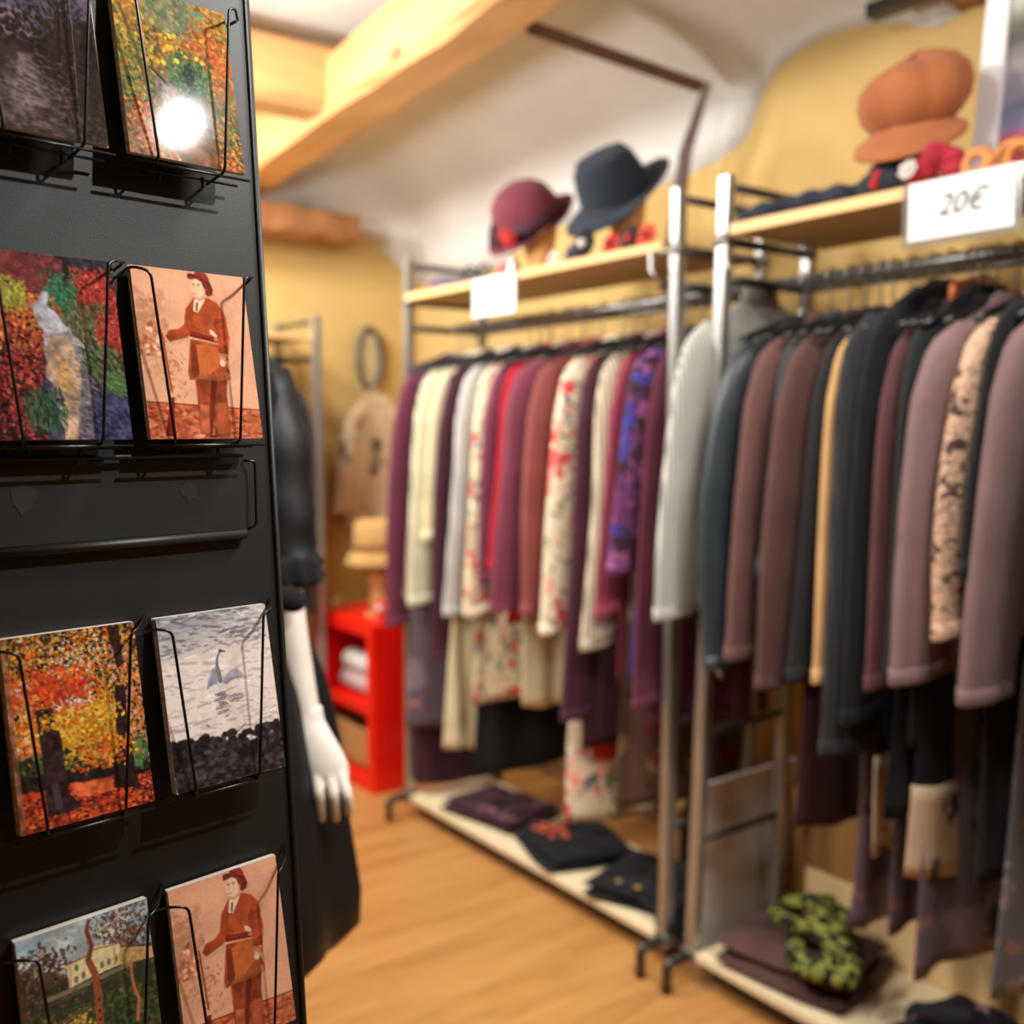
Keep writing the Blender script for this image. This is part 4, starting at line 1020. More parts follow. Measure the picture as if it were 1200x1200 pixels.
G2 = [  # near rack
 ('jacket', 'dark teal leather jacket first on the near rack beside the pale sweater', 'jacket', 1.578, TEAL, .82, dict(cuff=.822, sl=.064, slx=.032, th=.024, slcurve=.022)),
 ('coat', 'plain brown wool coat next to the dark teal leather jacket', 'coat', 1.508, BRN, .84, dict(cuff=.853, sl=.058, slx=.03)),
 ('blouse', 'thin grey teal blouse squeezed between two brown wool coats', 'blouse', 1.458, TEAL2, .95, dict(cuff=1.05, sl=.042, slx=.016, th=.012)),
 ('coat', 'dark brown wool coat with a wide sleeve next to charcoal cloth', 'coat', 1.418, BRN2, .80, dict(cuff=.811, sl=.068, slx=.03, out=.03)),
 ('dress', 'deep maroon dress hanging low behind the camel coat', 'dress', 1.380, MARL, .50, dict(hw=.15, hwh=.22, th=.012)),
 ('coat', 'smooth charcoal coat left of the camel coat', 'coat', 1.350, CHAR, .82, dict(cuff=.836, sl=.05, slx=.018, th=.014)),
 ('coat', 'light camel coat among dark clothes on the near rack', 'coat', 1.310, CAMEL, .86, dict(cuff=.846, sl=.052, slx=.020, th=.014, slcurve=-.01)),
 ('dress', 'long charcoal ribbed knit dress right of the camel coat', 'dress', 1.262, CHARR, .70, dict(cuff=.712, sl=.066, slx=.026, top=1.64, hwh=.2)),
 ('dress', 'lavender patterned dress low under the black clothes, nearest the brown cushion', 'dress', 1.285, LAVD, .31, dict(hw=.13, hwh=.20, th=.010, vr=1.99)),
 ('coat', 'wide black coat hanging beside the charcoal ribbed dress', 'coat', 1.222, BLK2, .72, dict(cuff=.78, sl=.06, slx=.02, top=1.65, hwh=.21, th=.016)),
 ('cardigan', 'maroon brown cardigan between two black coats', 'cardigan', 1.180, MAR, .84, dict(cuff=.856, sl=.046, slx=.018, th=.014)),
 ('blouse', 'black blouse whose cream patterned hem shows low under the black clothes', 'blouse', 1.215, BLK2, .50, dict(hw=.14, hwh=.17, th=.010, vr=1.93, hemmat=(CRP, .70))),
 ('coat', 'long green black coat behind the mauve brown jacket', 'coat', 1.142, GRNB, .74, dict(cuff=.90, sl=.05, slx=.018, top=1.63, th=.014)),
 ('jacket', 'mauve brown jacket left of the animal print blouse', 'jacket', 1.085, MAUV, .90, dict(cuff=.886, sl=.072, slx=.032, out=.03, th=.024, rot=radians(-1))),
 ('dress', 'dark lavender dress hanging low between two other lavender dresses', 'dress', 1.195, LAVD, .33, dict(hw=.13, hwh=.20, th=.010, vr=2.0)),
 ('dress', 'plain black dress in the middle of the low black clothes', 'dress', 1.160, BLK2, .60, dict(hw=.16, hwh=.22, th=.010)),
 ('dress', 'lavender patterned dress reaching lowest in the middle of the near rack', 'dress', 1.112, LAVD, .28, dict(hw=.13, hwh=.22, th=.010, vr=1.99)),
 ('blouse', 'black blouse whose cream hem with dark sprigs shows left of the long black dress', 'blouse', 1.125, BLK2, .47, dict(hw=.14, hwh=.19, th=.010, vr=1.95, hemmat=(CRP, .66))),
 ('blouse', 'animal print blouse with dark and beige mottling', 'blouse', 1.030, ANIM, .97, dict(cuff=.979, sl=.060, slx=.026, th=.018)),
 ('dress', 'long black dress right of the animal print blouse', 'dress', .985, BLK2, .52, dict(cuff=1.1, sl=.05, slx=.018, top=1.64, th=.016, hwh=.19)),
 ('dress', 'grey floral dress reaching low at the right of the near rack', 'dress', .955, GREYP, .30, dict(hw=.13, hwh=.22, th=.010, vr=1.99)),
 ('cardigan', 'mauve brown jersey cardigan with a long pointed sleeve at the right edge', 'cardigan', .935, MAUV2, .98, dict(cuff=.874, sl=.072, slx=.034, out=.03, rot=radians(-5), th=.022)),
 ('coat', 'grey teal coat at the right edge behind the mauve cardigan', 'coat', .855, TEAL2, .90, dict(cuff=.93, sl=.056, slx=.022, th=.018)),
 ('dress', 'mottled brown dress at the far right of the near rack', 'dress', .795, MOTT, .55, dict(cuff=.96, sl=.056, slx=.022, th=.020)),
 ('coat', 'brown wool coat hanging out at the right frame edge of the near rack', 'coat', .735, BRN, .86, dict(cuff=.86, sl=.056, slx=.022, th=.020)),
]
for i, (kind, label, cat, u, mat, hem, kw) in enumerate(G1):
    kw = dict(kw); r = kw.pop('rot', 0) + radians(-9 + random.Random(i).uniform(-1.5, 1.5)); u -= .030
    garment(kind, label, cat, u, mat, hem, seed=i, rot=r, **kw)
    hanger(u, 'black hanger with a chrome hook on the rail of the far rack', 'hangers on the far rack', r, kw.get('vr', VR))
for i, (kind, label, cat, u, mat, hem, kw) in enumerate(G2):
    kw = dict(kw); r = kw.pop('rot', 0) + radians(-9 + random.Random(i + 50).uniform(-1.5, 1.5)); u -= .056
    vr_ = kw.get('vr', VR)
    garment(kind, label, cat, u, mat, hem, seed=i + 40, rot=r, **kw)
    if vr_ == VR: hanger(u, 'black hanger with a chrome hook on the rail of the near rack', 'hangers on the near rack', r)
ok = empty('clothes_hanger', S(1.10, VR + .05, 0), RZ, 'orange wooden hanger on the rail of the near rack', 'hanger')
rings = []
for k in range(13):
    s = -1 + k / 6; rings.append([Vector((-.02 + .008 * cos(a), s * .12, 1.645 - .03 * abs(s) + .020 * sin(a))) for a in [2 * pi * q / 8 for q in range(8)]])
bm = bmesh.new(); loft(bm, rings); link_mesh('hanger_arms', bm, plain('orange_wood', (204, 104, 48), .4), ok, True)

# ------------------------------------------------------------ things on the top shelves
def place(o, u, v, z, rz=0.0):
    o.location = S(u, v, z); o.rotation_euler = (0, 0, RZ + rz); return o
HEADW = wood('beech_head_form', (196, 140, 84), (216, 164, 106), None, 5, (1, 1, .2), .45, False, .03)
FELT = fabric('burgundy_felt', (118, 54, 64), 0, .95); NAVY = fabric('navy_felt', (44, 50, 60), 0, .95); NAVYR = fabric('navy_ribbon', (24, 28, 40), 0, .5)
RUST = fabric('rust_wool', (176, 106, 66), 0, .95); SKINM = plain('pale_mannequin_skin', (232, 200, 164), .45)

def head_form(label, u, v, z, mat, rz, s=1.0, neckh=.10, tilt=0.0):
    """display head: base disc, neck and head with a nose ridge"""
    t = empty('head_form', S(u, v, z), RZ + rz, label, 'display head')
    bm = bmesh.new(); lathe(bm, [(.055 * s, 0), (.058 * s, .006), (.05 * s, .012)], (0, 0, 0), 24); link_mesh('base', bm, mat, t, True)
    prof = [(.045, .012), (.042, neckh * .5), (.041, neckh), (.052, neckh + .02), (.066, neckh + .06), (.074, neckh + .11), (.070, neckh + .16), (.050, neckh + .20), (.015, neckh + .218)]
    rings = []
    for r, zz in prof:
        ring = []
        for k in range(28):
            a = 2 * pi * k / 28; f = (zz - neckh) / .2; rr = r * s
            y = rr * sin(a) * .86; x = rr * cos(a)
            if x < 0 and 0 < f < 1: x *= 1.12
            if abs(a - pi) < .25 and .25 < f < .5: x -= .012 * s
            ring.append(Vector((x + tilt * f * .03, y, zz)))
        rings.append(ring)
    bm = bmesh.new(); loft(bm, rings); link_mesh('head', bm, mat, t, True)
    return t

def hat(name, label, cat, u, v, z, mat, crown, brim, rot, band=None, dent=0.0):
    """crown = list of (radius, height); brim = function(angle) -> (length, rise); rot = euler"""
    t = empty(name, S(u, v, z), 0, label, cat)
    up = Vector(rot).normalized() if rot != (0, 0, 0) else Vector((0, 0, 1)); ax = Vector((1, 0, 0)); ax = (ax - up * ax.dot(up)).normalized(); ay = up.cross(ax)
    t.rotation_euler = Matrix((ax, ay, up)).transposed().to_euler()
    n = 48; rings = []
    for (r, h) in crown:
        rings.append([Vector((r * 1.06 * cos(a), r * .94 * sin(a), h - dent * max(0, (h - .05)) * (1.0 if abs(sin(a)) < .35 and r < .07 else 0))) for a in [2 * pi * k / n for k in range(n)]])
    bm = bmesh.new(); loft(bm, rings); link_mesh('crown', bm, mat, t, True)
    r0 = crown[0][0]; top = []; 
    prof = [0, .33, .66, 1.0]
    rr = []
    for q in prof:
        ring = []
        for k in range(n):
            a = 2 * pi * k / n; ln, rise = brim(a); r = r0 + ln * q
            ring.append(Vector((r * 1.06 * cos(a), r * .94 * sin(a), rise * q * q)))
        rr.append(ring)
    low = [[p - Vector((0, 0, .004)) for p in ring] for ring in reversed(rr)]
    bm = bmesh.new(); loft(bm, rr + low, False)
    link_mesh('brim', bm, mat, t, True)
    if band:
        bmt, h0, h1 = band
        bm = bmesh.new(); lathe(bm, [(r0 * 1.0, h0), (r0 * 1.045, h0 + .002), (r0 * 1.03, h1), (r0 * .97, h1)], (0, 0, 0), 40, 1.06, .94); link_mesh('hat_band', bm, bmt, t, True)
    return t
# burgundy cloche
head_form('light wooden head form under the burgundy hat', 2.49, 1.93, 1.80, HEADW, 0, .80, .05)
cl = hat('cloche_hat', 'burgundy felt hat with a dark band and a red flower, on a head form', 'hat', 2.53, 1.93, 1.965, FELT,
         [(.098, 0), (.102, .03), (.098, .07), (.085, .105), (.06, .13), (.03, .143), (.004, .146)], lambda a: (.045, .012 + .02 * cos(a)), (-.42, -.48, .77), (NAVYR, .008, .048))
def flower(parent, loc, r, mat, core, n=7, rnd=1, name='flower'):
    rs = random.Random(rnd); f = bpy.data.objects.new(name, None); COL.objects.link(f); f.parent = parent; f.location = loc
    bm = bmesh.new()
    for j, (nn, rr, hh) in enumerate(((n, r, 0), (n - 2, r * .62, r * .25))):
        for k in range(nn):
            a = 2 * pi * k / nn + j * .4 + rs.uniform(-.1, .1); c = Vector((cos(a), sin(a), 0)) * rr * .55 + Vector((0, 0, hh))
            m = Matrix.Translation(c) @ Matrix.Rotation(a, 4, 'Z') @ Matrix.Rotation(-.5 - .3 * j, 4, 'Y') @ Matrix.Diagonal((rr * .55, rr * .42, rr * .13, 1))
            bmesh.ops.create_icosphere(bm, subdivisions=2, radius=1, matrix=m)
    link_mesh('petals', bm, mat, f, True)
    bm = bmesh.new(); bmesh.ops.create_icosphere(bm, subdivisions=2, radius=r * .22, matrix=Matrix.Translation((0, 0, r * .4))); link_mesh('flower_centre', bm, core, f, True)
    return f
REDF = fabric('red_felt', (196, 44, 48)); REDF2 = fabric('orange_red_felt', (220, 76, 52)); DKF = fabric('dark_feather', (52, 46, 54)); WHF = fabric('white_felt', (226, 216, 206)); GREYF = fabric('grey_violet_felt', (96, 82, 100))
def small_flower_on(parent, loc, rot, r, mat, core, name='flower'):
    """flower flattened into one ornament mesh"""
    bm = bmesh.new(); M = Matrix.Translation(loc) @ rot
    for j, (nn, rr, hh) in enumerate(((7, r, 0), (5, r * .62, r * .25))):
        for k in range(nn):
            a = 2 * pi * k / nn + j * .4
            m = M @ Matrix.Translation((cos(a) * rr * .55, sin(a) * rr * .55, hh)) @ Matrix.Rotation(a, 4, 'Z') @ Matrix.Rotation(-.5, 4, 'Y') @ Matrix.Diagonal((rr * .55, rr * .42, rr * .15, 1))
            bmesh.ops.create_icosphere(bm, subdivisions=2, radius=1, matrix=m)
    f = link_mesh(name, bm, mat, parent, True)
    bm = bmesh.new(); bmesh.ops.create_icosphere(bm, subdivisions=2, radius=r * .3, matrix=M @ Matrix.Translation((0, 0, r * .35))); link_mesh('flower_centre', bm, core, f, True)
    return f
small_flower_on(cl, (-.062, -.088, .032), Matrix.Rotation(radians(90), 4, 'X') @ Matrix.Rotation(radians(-35), 4, 'Y'), .032, REDF, REDF2)
bm = bmesh.new()
for k in range(5):
    m = Matrix.Translation((-.115, -.05 + .012 * k, .04)) @ Matrix.Rotation(-.6 + .3 * k, 4, 'X') @ Matrix.Rotation(.5, 4, 'Y') @ Matrix.Diagonal((.01, .012, .04, 1))
    bmesh.ops.create_icosphere(bm, subdivisions=2, radius=1, matrix=m)
link_mesh('feather', bm, DKF, cl, True)
# dark brimmed hat
head_form('light wooden head form under the dark wide-brimmed hat', 2.115, 1.94, 1.80, HEADW, 0, .78, .06)
hat('brimmed_hat', 'dark navy felt hat with a wide turned brim, on a head form', 'hat', 2.145, 1.93, 1.985, NAVY,
    [(.094, -.02), (.096, .02), (.090, .065), (.080, .105), (.068, .125), (.04, .124), (.004, .112)],
    lambda a: (.062, -.012 + .045 * max(0, cos(a)) - .012 * max(0, -cos(a))), (-.44, -.44, .78), (NAVYR, -.01, .012), .3)

# small accessories along the far rack's shelf
def trinket(name, label, cat, u, v, z, fn, rz=0.0):
    t = empty(name, S(u, v, z), RZ + rz, label, cat); fn(t); return t
def f_cap(t):
    bm = bmesh.new(); rings = []
    for r, h in [(.085, 0), (.095, .012), (.09, .03), (.06, .045), (.01, .05)]:
        rings.append([Vector((r * 1.1 * cos(a), r * .8 * sin(a), h * (1 + .15 * sin(3 * a)))) for a in [2 * pi * k / 32 for k in range(32)]])
    loft(bm, rings); link_mesh('crown', bm, GREYF, t, True)
    bm = bmesh.new(); lathe(bm, [(.088, 0), (.10, .004), (.098, .016), (.09, .018)], (0, 0, 0), 32, 1.1, .8); link_mesh('rim', bm, fabric('plum_felt', (110, 46, 62)), t, True)
trinket('beret', 'flat grey violet beret lying at the far end of the far rack shelf', 'beret', 2.90, 1.88, 1.80, f_cap)
def f_glasses(t):
    for s in (-1, 1):
        bm = bmesh.new(); tube(bm, [(s * .032 + .026 * cos(a), -.01, .028 + .022 * sin(a)) for a in [2 * pi * k / 20 for k in range(21)]], .0035, 6, False); link_mesh('lens_ring', bm, BLK, t, True)
    bm = bmesh.new(); tube(bm, [(-.008, -.01, .034), (.008, -.01, .034)], .003, 6); link_mesh('bridge', bm, BLK, t, True)
    for s in (-1, 1):
        bm = bmesh.new(); tube(bm, round_path([(s * .058, -.01, .034), (s * .06, .09, .034), (s * .06, .12, .006)], .02), .003, 6); link_mesh('arm', bm, BLK, t, True)
trinket('eyeglasses', 'black rimmed glasses standing left of the burgundy hat', 'glasses', 2.64, 1.81, 1.802, f_glasses, radians(10))
def f_bow(t):
    bm = bmesh.new()
    for s in (-1, 1):
        bmesh.ops.create_icosphere(bm, subdivisions=3, radius=1, matrix=Matrix.Translation((s * .026, 0, .022)) @ Matrix.Rotation(s * .35, 4, 'Y') @ Matrix.Diagonal((.028, .012, .019, 1)))
    link_mesh('loops', bm, printed('red_white_dots', (200, 46, 58), [(.3, (232, 224, 214), 40)]), t, True)
    bm = bmesh.new(); bmesh.ops.create_icosphere(bm, subdivisions=2, radius=.010, matrix=Matrix.Translation((0, -.004, .022))); link_mesh('knot', bm, REDF, t, True)
trinket('hair_bow', 'red and white bow in front of the burgundy hat', 'bow', 2.47, 1.80, 1.80, f_bow)
def f_cone(t):
    bm = bmesh.new(); lathe(bm, [(.020, 0), (.021, .004), (.012, .03), (.006, .055), (.002, .062)], (0, 0, 0), 20); link_mesh('cone', bm, CHROME, t, True)
    bm = bmesh.new(); lathe(bm, [(.028, 0), (.028, .004), (.02, .005)], (0, 0, 0), 20); link_mesh('foot', bm, REDF, t, True)
trinket('ring_holder', 'small silver ring cone on a red foot below the burgundy hat', 'ring holder', 2.435, 1.79, 1.80, f_cone)
for (lab, u, v, m, c, r) in (('small white felt flower brooch, leftmost of the brooches between the hats', 2.26, 1.80, WHF, REDF, .022), ('grey violet felt flower brooch between the hats', 2.20, 1.82, GREYF, BLK, .030),
                             ('large black flower brooch with a pale centre under the navy hat', 2.12, 1.80, BLK, WHF, .042), ('red felt flower brooch right of the black one', 2.03, 1.81, REDF, BLK, .030),
                             ('charcoal flower brooch between two red ones', 1.965, 1.82, CHAR, REDF, .036), ('orange red felt flower brooch, last before the shelf end', 1.895, 1.81, REDF2, BLK, .032)):
    t = empty('flower_brooch', S(u, v, 1.80 + r * .95), RZ, lab, 'brooch')
    small_flower_on(t, (0, 0, 0), Matrix.Rotation(radians(78), 4, 'X'), r, m, c)

# paper signs
PAPER = plain('white_paper', (222, 220, 216), .6, 0, .3, .03)
g = N('clear_acrylic'); g.b.inputs['Transmission Weight'].default_value = .85; CLEAR = g.out((200, 196, 190), .15, 0, .5)
INK = plain('grey_ink', (58, 54, 58), .6)
t = empty('price_sign', S(2.485, 1.755, 1.69), RZ, 'small white paper sign hanging from the far rack shelf', 'sign')
bm = bmesh.new(); box(bm, (0, 0, .052), (.215, .0015, .112), None); link_mesh('paper', bm, PAPER, t)
bm = bmesh.new(); box(bm, (0, .002, .052), (.219, .0015, .116), None); link_mesh('sleeve', bm, CLEAR, t)
t = empty('price_sign', S(1.035, 1.752, 1.70), RZ, 'white price sign with handwritten 20€ on the near rack shelf', 'sign')
bm = bmesh.new(); box(bm, (0, 0, .052), (.202, .0015, .106), None); link_mesh('paper', bm, PAPER, t)
bm = bmesh.new(); box(bm, (-.002, .003, .047), (.228, .002, .116), None); link_mesh('holder', bm, CLEAR, t)
def text_mesh(body, size, mat, parent, loc, rot, shear=.25, name='lettering', ext=.0004, off=0.0):
    cu = bpy.data.curves.new('text', 'FONT'); cu.body = body; cu.size = size; cu.shear = shear; cu.extrude = ext; cu.offset = off
    cu.align_x = 'CENTER'; cu.align_y = 'CENTER'
    o = bpy.data.objects.new('tmp', cu); COL.objects.link(o); me = eval_mesh(o); bpy.data.objects.remove(o)
    me.materials.clear(); me.materials.append(mat)
    q = bpy.data.objects.new(name, me); COL.objects.link(q); q.parent = parent; q.location = loc; q.rotation_euler = rot; return q
text_mesh('20€', .054, INK, t, (.002, -.0014, .054), (radians(90), 0, 0), .3, 'lettering', .0004, .0)

# things on the near rack's shelf
def folded(name, label, cat, u, v, z, sx, sy, h, mat, rz=0.0, layers=2, seed=1, sag=.25, group=None, wob=.012):
    """folded cloth: soft stacked layers with rolled edges"""
    t = empty(name, S(u, v, z), RZ + rz, label, cat, group); rs = random.Random(seed)
    bm = bmesh.new()
    for L_ in range(layers):
        hh = h / layers; nx, ny = 26, 20; ph = rs.uniform(0, 6); ph2 = rs.uniform(0, 6); k = 1 - .05 * L_; dx = rs.uniform(-.008, .008); dy = rs.uniform(-.008, .008)
        T = []; B = []
        for i in range(nx + 1):
            rT = []; rB = []
            for j in range(ny + 1):
                a = -1 + 2 * i / nx; b = -1 + 2 * j / ny
                e = (max(0, 1 - abs(a) ** 6) * max(0, 1 - abs(b) ** 6)) ** .35
                x = a * sx / 2 * k * (1 + wob * 3 * sin(3 * b + ph)) + dx; y = b * sy / 2 * k * (1 + wob * 4 * sin(2.5 * a + ph2)) + dy
                n = wob * .5 * (sin(9 * a + 4 * b + ph) + sin(7 * b - 5 * a + ph2)) * hh / .02
                zz = z0 = hh * L_
                rT.append(bm.verts.new((x, y, zz + hh * .5 + hh * .5 * e * (1 - sag * .3 * (a * a + b * b)) + min(n * .4, .006) * e)))
                rB.append(bm.verts.new((x, y, zz + hh * .5 - hh * .5 * e)))
            T.append(rT); B.append(rB)
        for i in range(nx):
            for j in range(ny):
                bm.faces.new((T[i][j], T[i + 1][j], T[i + 1][j + 1], T[i][j + 1])); bm.faces.new((B[i][j], B[i][j + 1], B[i + 1][j + 1], B[i + 1][j]))
        for i in range(nx):
            bm.faces.new((T[i][0], B[i][0], B[i + 1][0], T[i + 1][0])); bm.faces.new((T[i][ny], T[i + 1][ny], B[i + 1][ny], B[i][ny]))
        for j in range(ny):
            bm.faces.new((T[0][j], T[0][j + 1], B[0][j + 1], B[0][j])); bm.faces.new((T[nx][j], B[nx][j], B[nx][j + 1], T[nx][j + 1]))
    link_mesh('folded_cloth', bm, mat, t, True); return t
NAVYC = fabric('navy_cloth', (44, 46, 58))
def crumple(t, name, mat, pts, r, seed, n=14):
    """soft rope of cloth"""
    rs = random.Random(seed); pts = [Vector(p) for p in pts]; fine = []
    for i in range(len(pts) - 1):
        p0 = pts[max(i - 1, 0)]; p1 = pts[i]; p2 = pts[i + 1]; p3 = pts[min(i + 2, len(pts) - 1)]
        for k in range(6):
            q = k / 6; fine.append(.5 * ((2 * p1) + (p2 - p0) * q + (2 * p0 - 5 * p1 + 4 * p2 - p3) * q * q + (3 * p1 - p0 - 3 * p2 + p3) * q ** 3))
    fine.append(pts[-1]); m = len(fine)
    rad = [(r * (1 + .18 * sin(i * .9 + seed)) * min(1, .55 + i * .2, .55 + (m - 1 - i) * .2), r * .8 * (1 + .15 * sin(i * 1.3)) * min(1, .55 + i * .2, .55 + (m - 1 - i) * .2)) for i in range(m)]
    bm = bmesh.new(); tube(bm, fine, r, n, True, rad); return link_mesh(name, bm, mat, t, True)
t = empty('scarf', S(1.45, 1.90, 1.806), RZ, 'rumpled navy scarf lying at the left end of the near rack shelf', 'scarf')
crumple(t, 'cloth', NAVYC, [(-.135, -.10, .006), (-.08, -.09, .018), (-.02, -.06, .028), (.04, -.04, .034), (.11, -.02, .034), (.15, 0, .022)], .030, 1)
crumple(t, 'cloth', NAVYC, [(-.12, -.04, .012), (-.04, -.02, .024), (.04, .02, .034), (.12, .03, .03)], .030, 2)
# bust head with newsboy cap
bust = head_form('pale display head with a dark hairline wearing the brown newsboy cap', 1.245, 1.93, 1.806, SKINM, 0, .88, .055)
bm = bmesh.new(); lathe(bm, [(.060, .120), (.066, .132), (.069, .160), (.060, .166)], (0, 0, 0), 28, 1.05, .9); link_mesh('hair', bm, fabric('dark_hair', (60, 42, 40)), bust, True)
cap = empty('newsboy_cap', S(1.24, 1.93, 1.972), RZ, 'rust brown newsboy cap with panelled crown and peak', 'cap')
cap.rotation_euler = (Matrix.Rotation(radians(-9), 4, 'Y') @ Matrix.Rotation(radians(8), 4, 'X') @ Matrix.Rotation(RZ, 4, 'Z')).to_euler()
rings = []; npan = 8
for r, h in [(.074, -.012), (.088, .0), (.108, .026), (.114, .055), (.108, .085), (.086, .108), (.048, .122), (.010, .127)]:
    rings.append([Vector((r * 1.0 * cos(a) * (1 - .05 * abs(cos(a * npan / 2)) ** 6), r * .95 * sin(a) * (1 - .05 * abs(cos(a * npan / 2)) ** 6), h + (.010 * cos(a - 1.2)) + .004 * sin(3 * a))) for a in [2 * pi * k / 64 for k in range(64)]])
bm = bmesh.new(); loft(bm, rings); link_mesh('crown', bm, RUST, cap, True)
bm = bmesh.new(); bmesh.ops.create_icosphere(bm, subdivisions=2, radius=.010, matrix=Matrix.Translation((.002, 0, .129)) @ Matrix.Diagonal((1, 1, .5, 1))); link_mesh('button', bm, RUST, cap, True)
rr = []; n = 24
for q in (0, .35, .7, 1.0):
    rr.append([Vector(((.080 + .070 * q * sin(a) ** .7 if 0 < a < pi else .080) * cos(a - pi + .25) * 1.02, (.080 + .070 * q * (sin(a) ** .7 if 0 < a < pi else 0)) * sin(a - pi + .25), -.004 - .062 * q * sin(a))) for a in [.2 + (pi - .4) * k / n for k in range(n + 1)]])
low = [[p - Vector((0, 0, .006)) for p in r_] for r_ in reversed(rr)]
bm = bmesh.new(); loft(bm, rr + low, False, False); link_mesh('peak', bm, RUST, cap, True)
t = empty('scarf', S(1.245, 1.885, 1.806), RZ, 'navy scarf wrapped round the neck of the pale display head', 'scarf')
crumple(t, 'cloth', NAVYC, [(.056, .045, .03), (.045, -.03, .035), (0, -.045, .04), (-.050, -.02, .04), (-.062, .05, .03)], .030, 3)
crumple(t, 'cloth', NAVYC, [(-.055, 0, .075), (-.012, -.03, .066), (.035, -.02, .075)], .020, 4)
crumple(t, 'red_motif', REDF, [(-.01, -.074, .02), (-.004, -.076, .04), (.004, -.072, .055)], .008, 6)
t = empty('scarf', S(1.15, 1.86, 1.806), RZ, 'crimson scarf bunched beside the pale display head', 'scarf')
crumple(t, 'cloth', fabric('crimson_cloth', (176, 46, 62)), [(-.045, 0, .025), (-.02, -.01, .05), (.01, 0, .07), (.03, .01, .05), (.038, .0, .022)], .030, 5)
small_flower_on(t, (-.032, -.042, .045), Matrix.Rotation(radians(75), 4, 'X'), .020, WHF, WHF, 'rosette')
BRAC = wood('amber_bracelet', (170, 96, 44), (206, 140, 78), (226, 184, 130), 9, (1, 1, 1), .35, False, .02)
for i, (u, v, z, rr_, rx) in enumerate(((1.055, 1.84, .034, .031, 80), (.985, 1.86, .036, .033, 75), (1.02, 1.90, .045, .038, 85))):
    o = empty('bracelet', S(u, v, 1.806 + z - .0), RZ, ['amber bangle with a pale ring, left of the bangles above the price sign', 'amber bangle with dark grain, right of the bangles above the price sign', 'largest amber bangle, at the back above the price sign'][i], 'bracelet')
    bm = bmesh.new(); Mx = Matrix.Rotation(radians(rx), 4, 'X') @ Matrix.Rotation(i * .5, 4, 'Z')
    tube(bm, [Mx @ Vector(((rr_ - .008) * cos(a), (rr_ - .008) * sin(a), 0)) for a in [2 * pi * k / 28 for k in range(29)]], .01, 8, False, [(.012, .009)] * 29)
    link_mesh('ring', bm, BRAC, o, True)
# framed picture
FRW = plain('white_frame_paint', (232, 230, 232), .45, 0, .4, .03)
fr = empty('framed_picture', S(1.0, 2.03, 1.806), RZ, 'white framed picture in blue and red tones on the near rack shelf', 'picture')
g = N('abstract_print'); v = g.coords((1, 1, 2.2)); n_ = g.noise(v, 5, 4)
tcs = g.n('ShaderNodeTexCoord'); sep = g.n('ShaderNodeSeparateXYZ'); g.l(tcs.outputs['Object'], sep.inputs[0])
ad = g.n('ShaderNodeMath', operation='ADD'); ms = g.n('ShaderNodeMath', operation='MULTIPLY'); ms.inputs[1].default_value = .14; g.l(n_, ms.inputs[0]); g.l(sep.outputs[2], ad.inputs[0]); g.l(ms.outputs[0], ad.inputs[1])
PIC = g.out(g.ramp(ad.outputs[0], [(0.05, (84, 74, 86)), (.13, (150, 50, 70)), (.18, (176, 60, 74)), (.22, (120, 116, 150)), (.27, (96, 98, 128)), (.32, (150, 140, 144)), (.40, (70, 66, 60)), (.46, (190, 190, 170))]), .5)
lean = radians(-7)
def FB(cx, cz, sx_, sz_, y=0, th=.02, mat=FRW, nm='frame_side'):
    bm = bmesh.new(); box(bm, (cx, y, cz), (sx_, th, sz_), Matrix.Rotation(lean, 4, 'X'), .002); return link_mesh(nm, bm, mat, fr)
FB(-.155, .27, .05, .54); FB(.155, .27, .05, .54); FB(0, .025, .26, .05); FB(0, .515, .26, .05)
FB(0, .27, .262, .44, .004, .006, PIC, 'print')

# ------------------------------------------------------------ folded things on the bottom shelves
PLUMP = printed('plum_print', (66, 40, 46), [(.26, (150, 96, 112), 12), (.3, (40, 32, 36), 8)], seed=21)
folded('folded_shirt', 'folded plum top with pink motifs at the left of the far rack bottom shelf', 'folded clothes', 2.69, 1.93, .082, .34, .26, .035, PLUMP, radians(8), 2, 3)
t = folded('folded_shirt', 'folded black shirt with an orange flower motif on the far rack bottom shelf', 'folded clothes', 2.32, 1.93, .082, .30, .28, .045, BLK2, radians(-14), 2, 4)
bm = bmesh.new()
for k in range(9):
    a = k * 2.4; r = .012 * sqrt(k) * 1.3
    bmesh.ops.create_icosphere(bm, subdivisions=2, radius=1, matrix=Matrix.Translation((-.06 + r * cos(a) * 1.4, -.04 + r * sin(a), .046)) @ Matrix.Rotation(a, 4, 'Z') @ Matrix.Diagonal((.022, .012, .003, 1)))
link_mesh('flower_motif', bm, printed('orange_motif', (196, 82, 52), [(.3, (226, 150, 90), 30)]), t, True)
t = folded('folded_trousers', 'dark folded trousers with gold buttons at the near end of the far rack bottom shelf', 'folded clothes', 1.96, 1.93, .082, .30, .30, .05, BLK2, radians(18), 2, 5)
crumple(t, 'trouser_leg', BLK2, [(-.02, -.10, .05), (.06, -.12, .05), (.12, -.165, .035), (.145, -.19, -.01)], .035, 8)
crumple(t, 'trouser_leg', BLK2, [(.0, -.02, .06), (.08, -.03, .075), (.13, -.08, .06), (.15, -.14, .04)], .034, 9)
GOLD = plain('old_gold', (170, 150, 90), .4, .5)
bm = bmesh.new()
for q in ((-.06, -.10, .054), (.03, -.16, .083)): bmesh.ops.create_icosphere(bm, subdivisions=2, radius=.012, matrix=Matrix.Translation(q) @ Matrix.Diagonal((1, 1, .3, 1)))
link_mesh('button', bm, GOLD, t, True)

